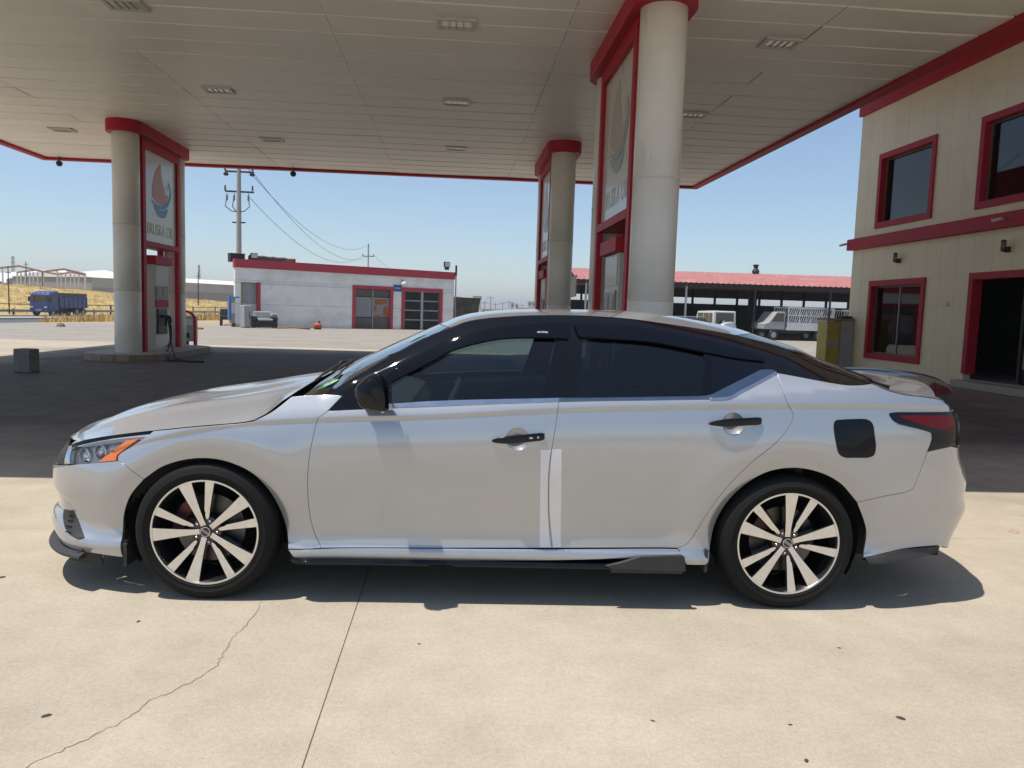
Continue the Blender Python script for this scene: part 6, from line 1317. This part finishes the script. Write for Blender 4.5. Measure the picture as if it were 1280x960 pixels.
# ================================================================== FAR BUILDINGS, SKELETON FRAME, PYLONS
def warehouse(px0, px1, Y0, Y1, py_roof, py_eave, py_base, lb, depth=35, gable=False):
    a = at_depth(px0, (py_eave[0]), Y0); b = at_depth(px1, py_eave[1], Y1); ab = np.array([b[0]-a[0], b[1]-a[1]]); L_ = np.hypot(*ab); an = math.atan2(ab[1], ab[0]); base = at_depth(px0, py_base[0], Y0)[2]
    t = thing('warehouse', lb, 'warehouse', (a[0], a[1], base-2.5), an); hE = a[2]-base+2.5; hR = at_depth(px0, py_roof[0], Y0)[2]-base+2.5
    nP = max(3, int(L_/7))
    for i in range(nP): MB().box((L_*i/nP+.04, 0, 1.9+hE*.22), (L_*(i+1)/nP-.04, .3, hE)).build('wall_panel', mat('ware_grey', (.36, .35, .34), .8, var=.06, scale=.2, obj_var=.04), t)
    MB().box((0, .05, 0), (L_, .4, 1.88+hE*.22)).build('base_wall', FARG, t); MB().box((0, .4, 0), (.3, depth, hE)).build('end_wall', FARG, t); MB().box((L_-.3, .4, 0), (L_, depth, hE)).build('end_wall', FARG, t); MB().box((0, depth, 0), (L_, depth+.3, hE)).build('back_wall', FARG, t)
    V = [(-.4, -.4, hE), (L_+.4, -.4, hE), (L_+.4, depth/2, hR), (-.4, depth/2, hR), (-.4, depth+.6, hE), (L_+.4, depth+.6, hE)]; obj('roof', V, [(0, 1, 2, 3), (3, 2, 5, 4), (0, 3, 4), (1, 5, 2)], FARR, t); return t
warehouse(115, 420, 215, 300, (338, 338), (346.6, 361), (362.5, 384), 'grey-walled warehouse with white roof behind the flame-sign pillar', 40)
def gables(pxs, Y, py_low, py_high, py_base, lb):
    zb_ = at_depth(pxs[0], py_base, Y)[2]-2; t = thing('warehouse_row', lb, 'warehouse', (0, Y, zb_), 0)
    for i in range(len(pxs)-1):
        a = at_depth(pxs[i], py_low[i], Y); b = at_depth(pxs[i+1], py_low[i+1], Y); m0 = (a[0]+b[0])/2; zl = min(a[2], b[2])-zb_; zh = at_depth((pxs[i]+pxs[i+1])/2, py_high[i], Y)[2]-zb_
        V = [(a[0], 0, 0), (b[0], 0, 0), (b[0], 0, zl), (m0, 0, zh), (a[0], 0, zl)]; V2 = [(x, y+30, z) for x, y, z in V]; obj('gable_wall', V+[(x, .4, z) for x, y, z in V], [(0, 1, 2, 3, 4), (9, 8, 7, 6, 5)], FARG, t)
        obj('roof', [(a[0], -.3, zl+.1), (m0, -.3, zh+.1), (b[0], -.3, zl+.1), (a[0], 45, zl+4.0), (m0, 45, zh+4.2), (b[0], 45, zl+4.0)], [(0, 1, 4, 3), (1, 2, 5, 4)], FARR, t)
gables([-60, 8, 58, 112, 150], 235, [352, 348.5, 350.5, 354, 357], [343, 345, 349, 352], 360, 'row of dark gabled halls with white roofs behind the steel frame')
RSTL = mat('red_oxide_steel', (.34, .17, .13), .7); PSTL = mat('pale_steel', (.52, .51, .50), .6)
t = thing('steel_frame', 'bare steel portal frame of an unfinished hall on the field', 'steel frame', (0, 0, 0), 0); Yf = 175
def frame_bay(pxa, pxm, pxb, pya, pym, pyb, pybase, Y, par):
    a = at_depth(pxa, pya, Y); m_ = at_depth(pxm, pym, Y); b = at_depth(pxb, pyb, Y); zb_ = at_depth(pxa, pybase, Y)[2]-1
    MB().beam(a, m_, .35, .4).build('rafter', RSTL, par); MB().beam(m_, b, .35, .4).build('rafter', RSTL, par); MB().beam((a[0], Y, zb_), a, .3, .3).build('column', PSTL, par); MB().beam((b[0], Y, zb_), b, .3, .3).build('column', PSTL, par); return a, m_, b
f1 = frame_bay(-30, 24, 53, 338, 332.5, 339.5, 360, Yf, t); f2 = frame_bay(53.5, 80, 106.5, 339.5, 336.5, 342.5, 362, Yf, t); f3 = frame_bay(21.5, 44, 72, 340.5, 337.5, 343, 352, Yf+32, t); f4 = frame_bay(72, 88, 106, 343, 340.5, 344, 354, Yf+36, t)
for px, y0, y1 in ((3, 336, 350), (26, 340, 352), (31.5, 340, 352), (37, 340, 352), (41.5, 340, 352), (47, 340, 352), (71.5, 338, 358), (76.5, 343, 354), (82, 343, 354), (88, 338, 359), (93, 343, 355), (98.5, 343, 355)):
    Y = Yf+15; a = at_depth(px, y0, Y); b = at_depth(px, y1, Y); MB().beam(a, (a[0], Y, b[2]-1), .25, .25).build('column', PSTL, t)
for a, b in ((f1[1], f3[1]), (f2[1], f4[1]), (f1[2], f3[2]), (f2[2], f4[2])): MB().beam(a, b, .2, .2).build('purlin', RSTL, t)
def pylon(px, py0, py1, Y, lb, wpx):
    a = at_depth(px, py0, Y); b = at_depth(px, py1, Y); t = thing('lattice_pylon', lb, 'pylon', (b[0], Y, b[2]-2), 0, 'lattice pylons'); h = a[2]-b[2]+2; w_ = wpx*Y/F/2
    for sx_ in (-1, 1):
        for sy in (-1, 1): MB().beam((sx_*w_, sy*w_, 0), (sx_*w_*.45, sy*w_*.45, h), .14, .14).build('leg', STEEL, t)
    n_ = 7
    for i in range(n_):
        z0, z1 = h*i/n_, h*(i+1)/n_; k0, k1 = w_*(1-.55*i/n_), w_*(1-.55*(i+1)/n_)
        for s_ in (-1, 1): MB().beam((-k0*s_, -k0, z0), (k1*s_, -k1, z1), .09, .09).build('brace', STEEL, t)
    for k in (.93, .80, .67): MB().beam((-w_*1.9, 0, h*k), (w_*1.9, 0, h*k), .12, .12).build('crossarm', STEEL, t)
pylon(17, 320, 352, 330, 'lattice pylon standing behind the steel frame', 3.4); pylon(249, 331, 360, 330, 'lattice pylon behind the warehouse near the hoop guard', 2.6)
for px, y0, y1, Y, lb in ((11.5, 333, 386, 90, 'slim lamp post beside the highway left of the lorry'), (33, 327, 352, 200, 'thin mast rising through the steel frame'), (248, 340, 378, 150, 'thin dark pole in the field before the warehouse')):
    a = at_depth(px, y0, Y); b = at_depth(px, y1, Y); t = thing('field_post', lb, 'post', (b[0], Y, b[2]-.6), 0, 'thin posts in the field'); MB().bar((0, 0, 0), (0, 0, a[2]-b[2]+.6), .09*Y/110, 6, .06*Y/110).build('shaft', DMET, t); MB().beam((-.5*Y/150, 0, (a[2]-b[2])*.86+.6), (.5*Y/150, 0, (a[2]-b[2])*.86+.6), .09, .09).build('arm', DMET, t)
# tiny town on the horizon between the workshop and the pillars
TOWN = 'far houses on the horizon between the workshop and the pillar'
for i, (px0, px1, y0, Y, lb) in enumerate(((660, 679, 377, 420, 'pale far house with balcony rows just left of the dim pillar'), (638.5, 642.5, 379, 430, 'narrow white far tower on the horizon'), (644, 648, 380, 430, 'second narrow white far tower on the horizon'), (592, 600, 371.5, 240, 'tall pale far block beside the rubbish skip'), (602, 622, 386, 400, 'low brown far house on the horizon'), (622, 637, 387.5, 400, 'low tan far house on the horizon'), (648, 660, 384.5, 400, 'low cream far house on the horizon'), (679, 700, 379.5, 420, 'pale far house behind the dim pillar'))):
    a = at_depth(px0, y0, Y); b = at_depth(px1, y0, Y); t = thing('far_house', lb, 'house', (a[0], Y, -.5), 0, TOWN); h = a[2]+.5; wd = b[0]-a[0]; mm = mat('far_%d' % i, random.choice([(.58, .54, .47), (.50, .43, .35), (.62, .60, .56)]), .9, var=.06, scale=.3)
    MB().box((0, 0, 0), (wd, 8, h)).build('walls', mm, t); MB().box((-.2, -.2, h), (wd+.2, 8.2, h+.4)).build('roof', FARG if i % 2 else FARW, t)
    for k in range(max(1, int(wd/2.2))):
        for z in np.arange(h-1.9, .5, -3.1): MB().box((.5+k*2.2, -.06, z), (1.5+k*2.2, -.005, z+1.2)).build('window', GLSD, t)
for i, (px, y0, Y) in enumerate(((606, 376, 330), (613.5, 369.5, 300), (619.5, 378.5, 380), (628.5, 377, 340), (636.5, 375.5, 340), (653, 380, 420))):
    a = at_depth(px, y0, Y); t = thing('far_pole', ['thin far power pole beside the rubbish skip', 'tallest far power pole on the horizon', 'short far power pole on the horizon', 'far power pole with wide crossarm on the horizon', 'far power pole left of the white far tower', 'shortest far power pole near the pale far house'][i], 'utility pole', (a[0], Y, -.5), 0, 'far power poles'); h = a[2]+.5; MB().bar((0, 0, 0), (0, 0, h), .16, 6).build('shaft', FARG, t); MB().beam((-1.6, 0, h-.9), (1.6, 0, h-.9), .2, .2).build('crossarm', FARG, t)
# small stones on the concrete
SM_ = mat('dark_stone', (.05, .045, .045), .8, var=.3, scale=50)
for i, (px, py, r) in enumerate(((173, 777, .008), (58, 895, .011), (1126, 898, .011), (988, 906, .006), (816, 901, .006), (2, 722, .012), (524, 805, .006), (1049, 810, .006), (1008, 951, .008))):
    q = on_z(px, py); M0 = MB().lathe([(.001, 0), (r, .001), (r*1.05, r*.25), (r*.7, r*.5), (.001, r*.55)], 9); o = obj('pebble', [(x*1.5, y*.8*random.uniform(.85, 1.15), z) for x, y, z in M0.V], M0.F, SM_); o.location = (q[0], q[1], -.001); o.rotation_euler.z = random.uniform(0, 3); tag(o, 'tiny dark pebble lying on the sunlit concrete', 'pebble', 'pebbles on the sunlit concrete')
# ================================================================== DUSTY AIR
hm = bpy.data.materials.new('dusty_air'); hm.use_nodes = True; nt = hm.node_tree
for n in list(nt.nodes): nt.nodes.remove(n)
ho_ = node(nt, 'ShaderNodeOutputMaterial'); pv_ = node(nt, 'ShaderNodeVolumePrincipled'); pv_.inputs['Color'].default_value = (.95, .965, .985, 1); pv_.inputs['Density'].default_value = .0006; pv_.inputs['Anisotropy'].default_value = .3
nt.links.new(pv_.outputs[0], ho_.inputs['Volume'])
hz_ = MB().box((-2600, -420, -4), (2600, 4100, 45)).build('haze', hm, None, kind='stuff')
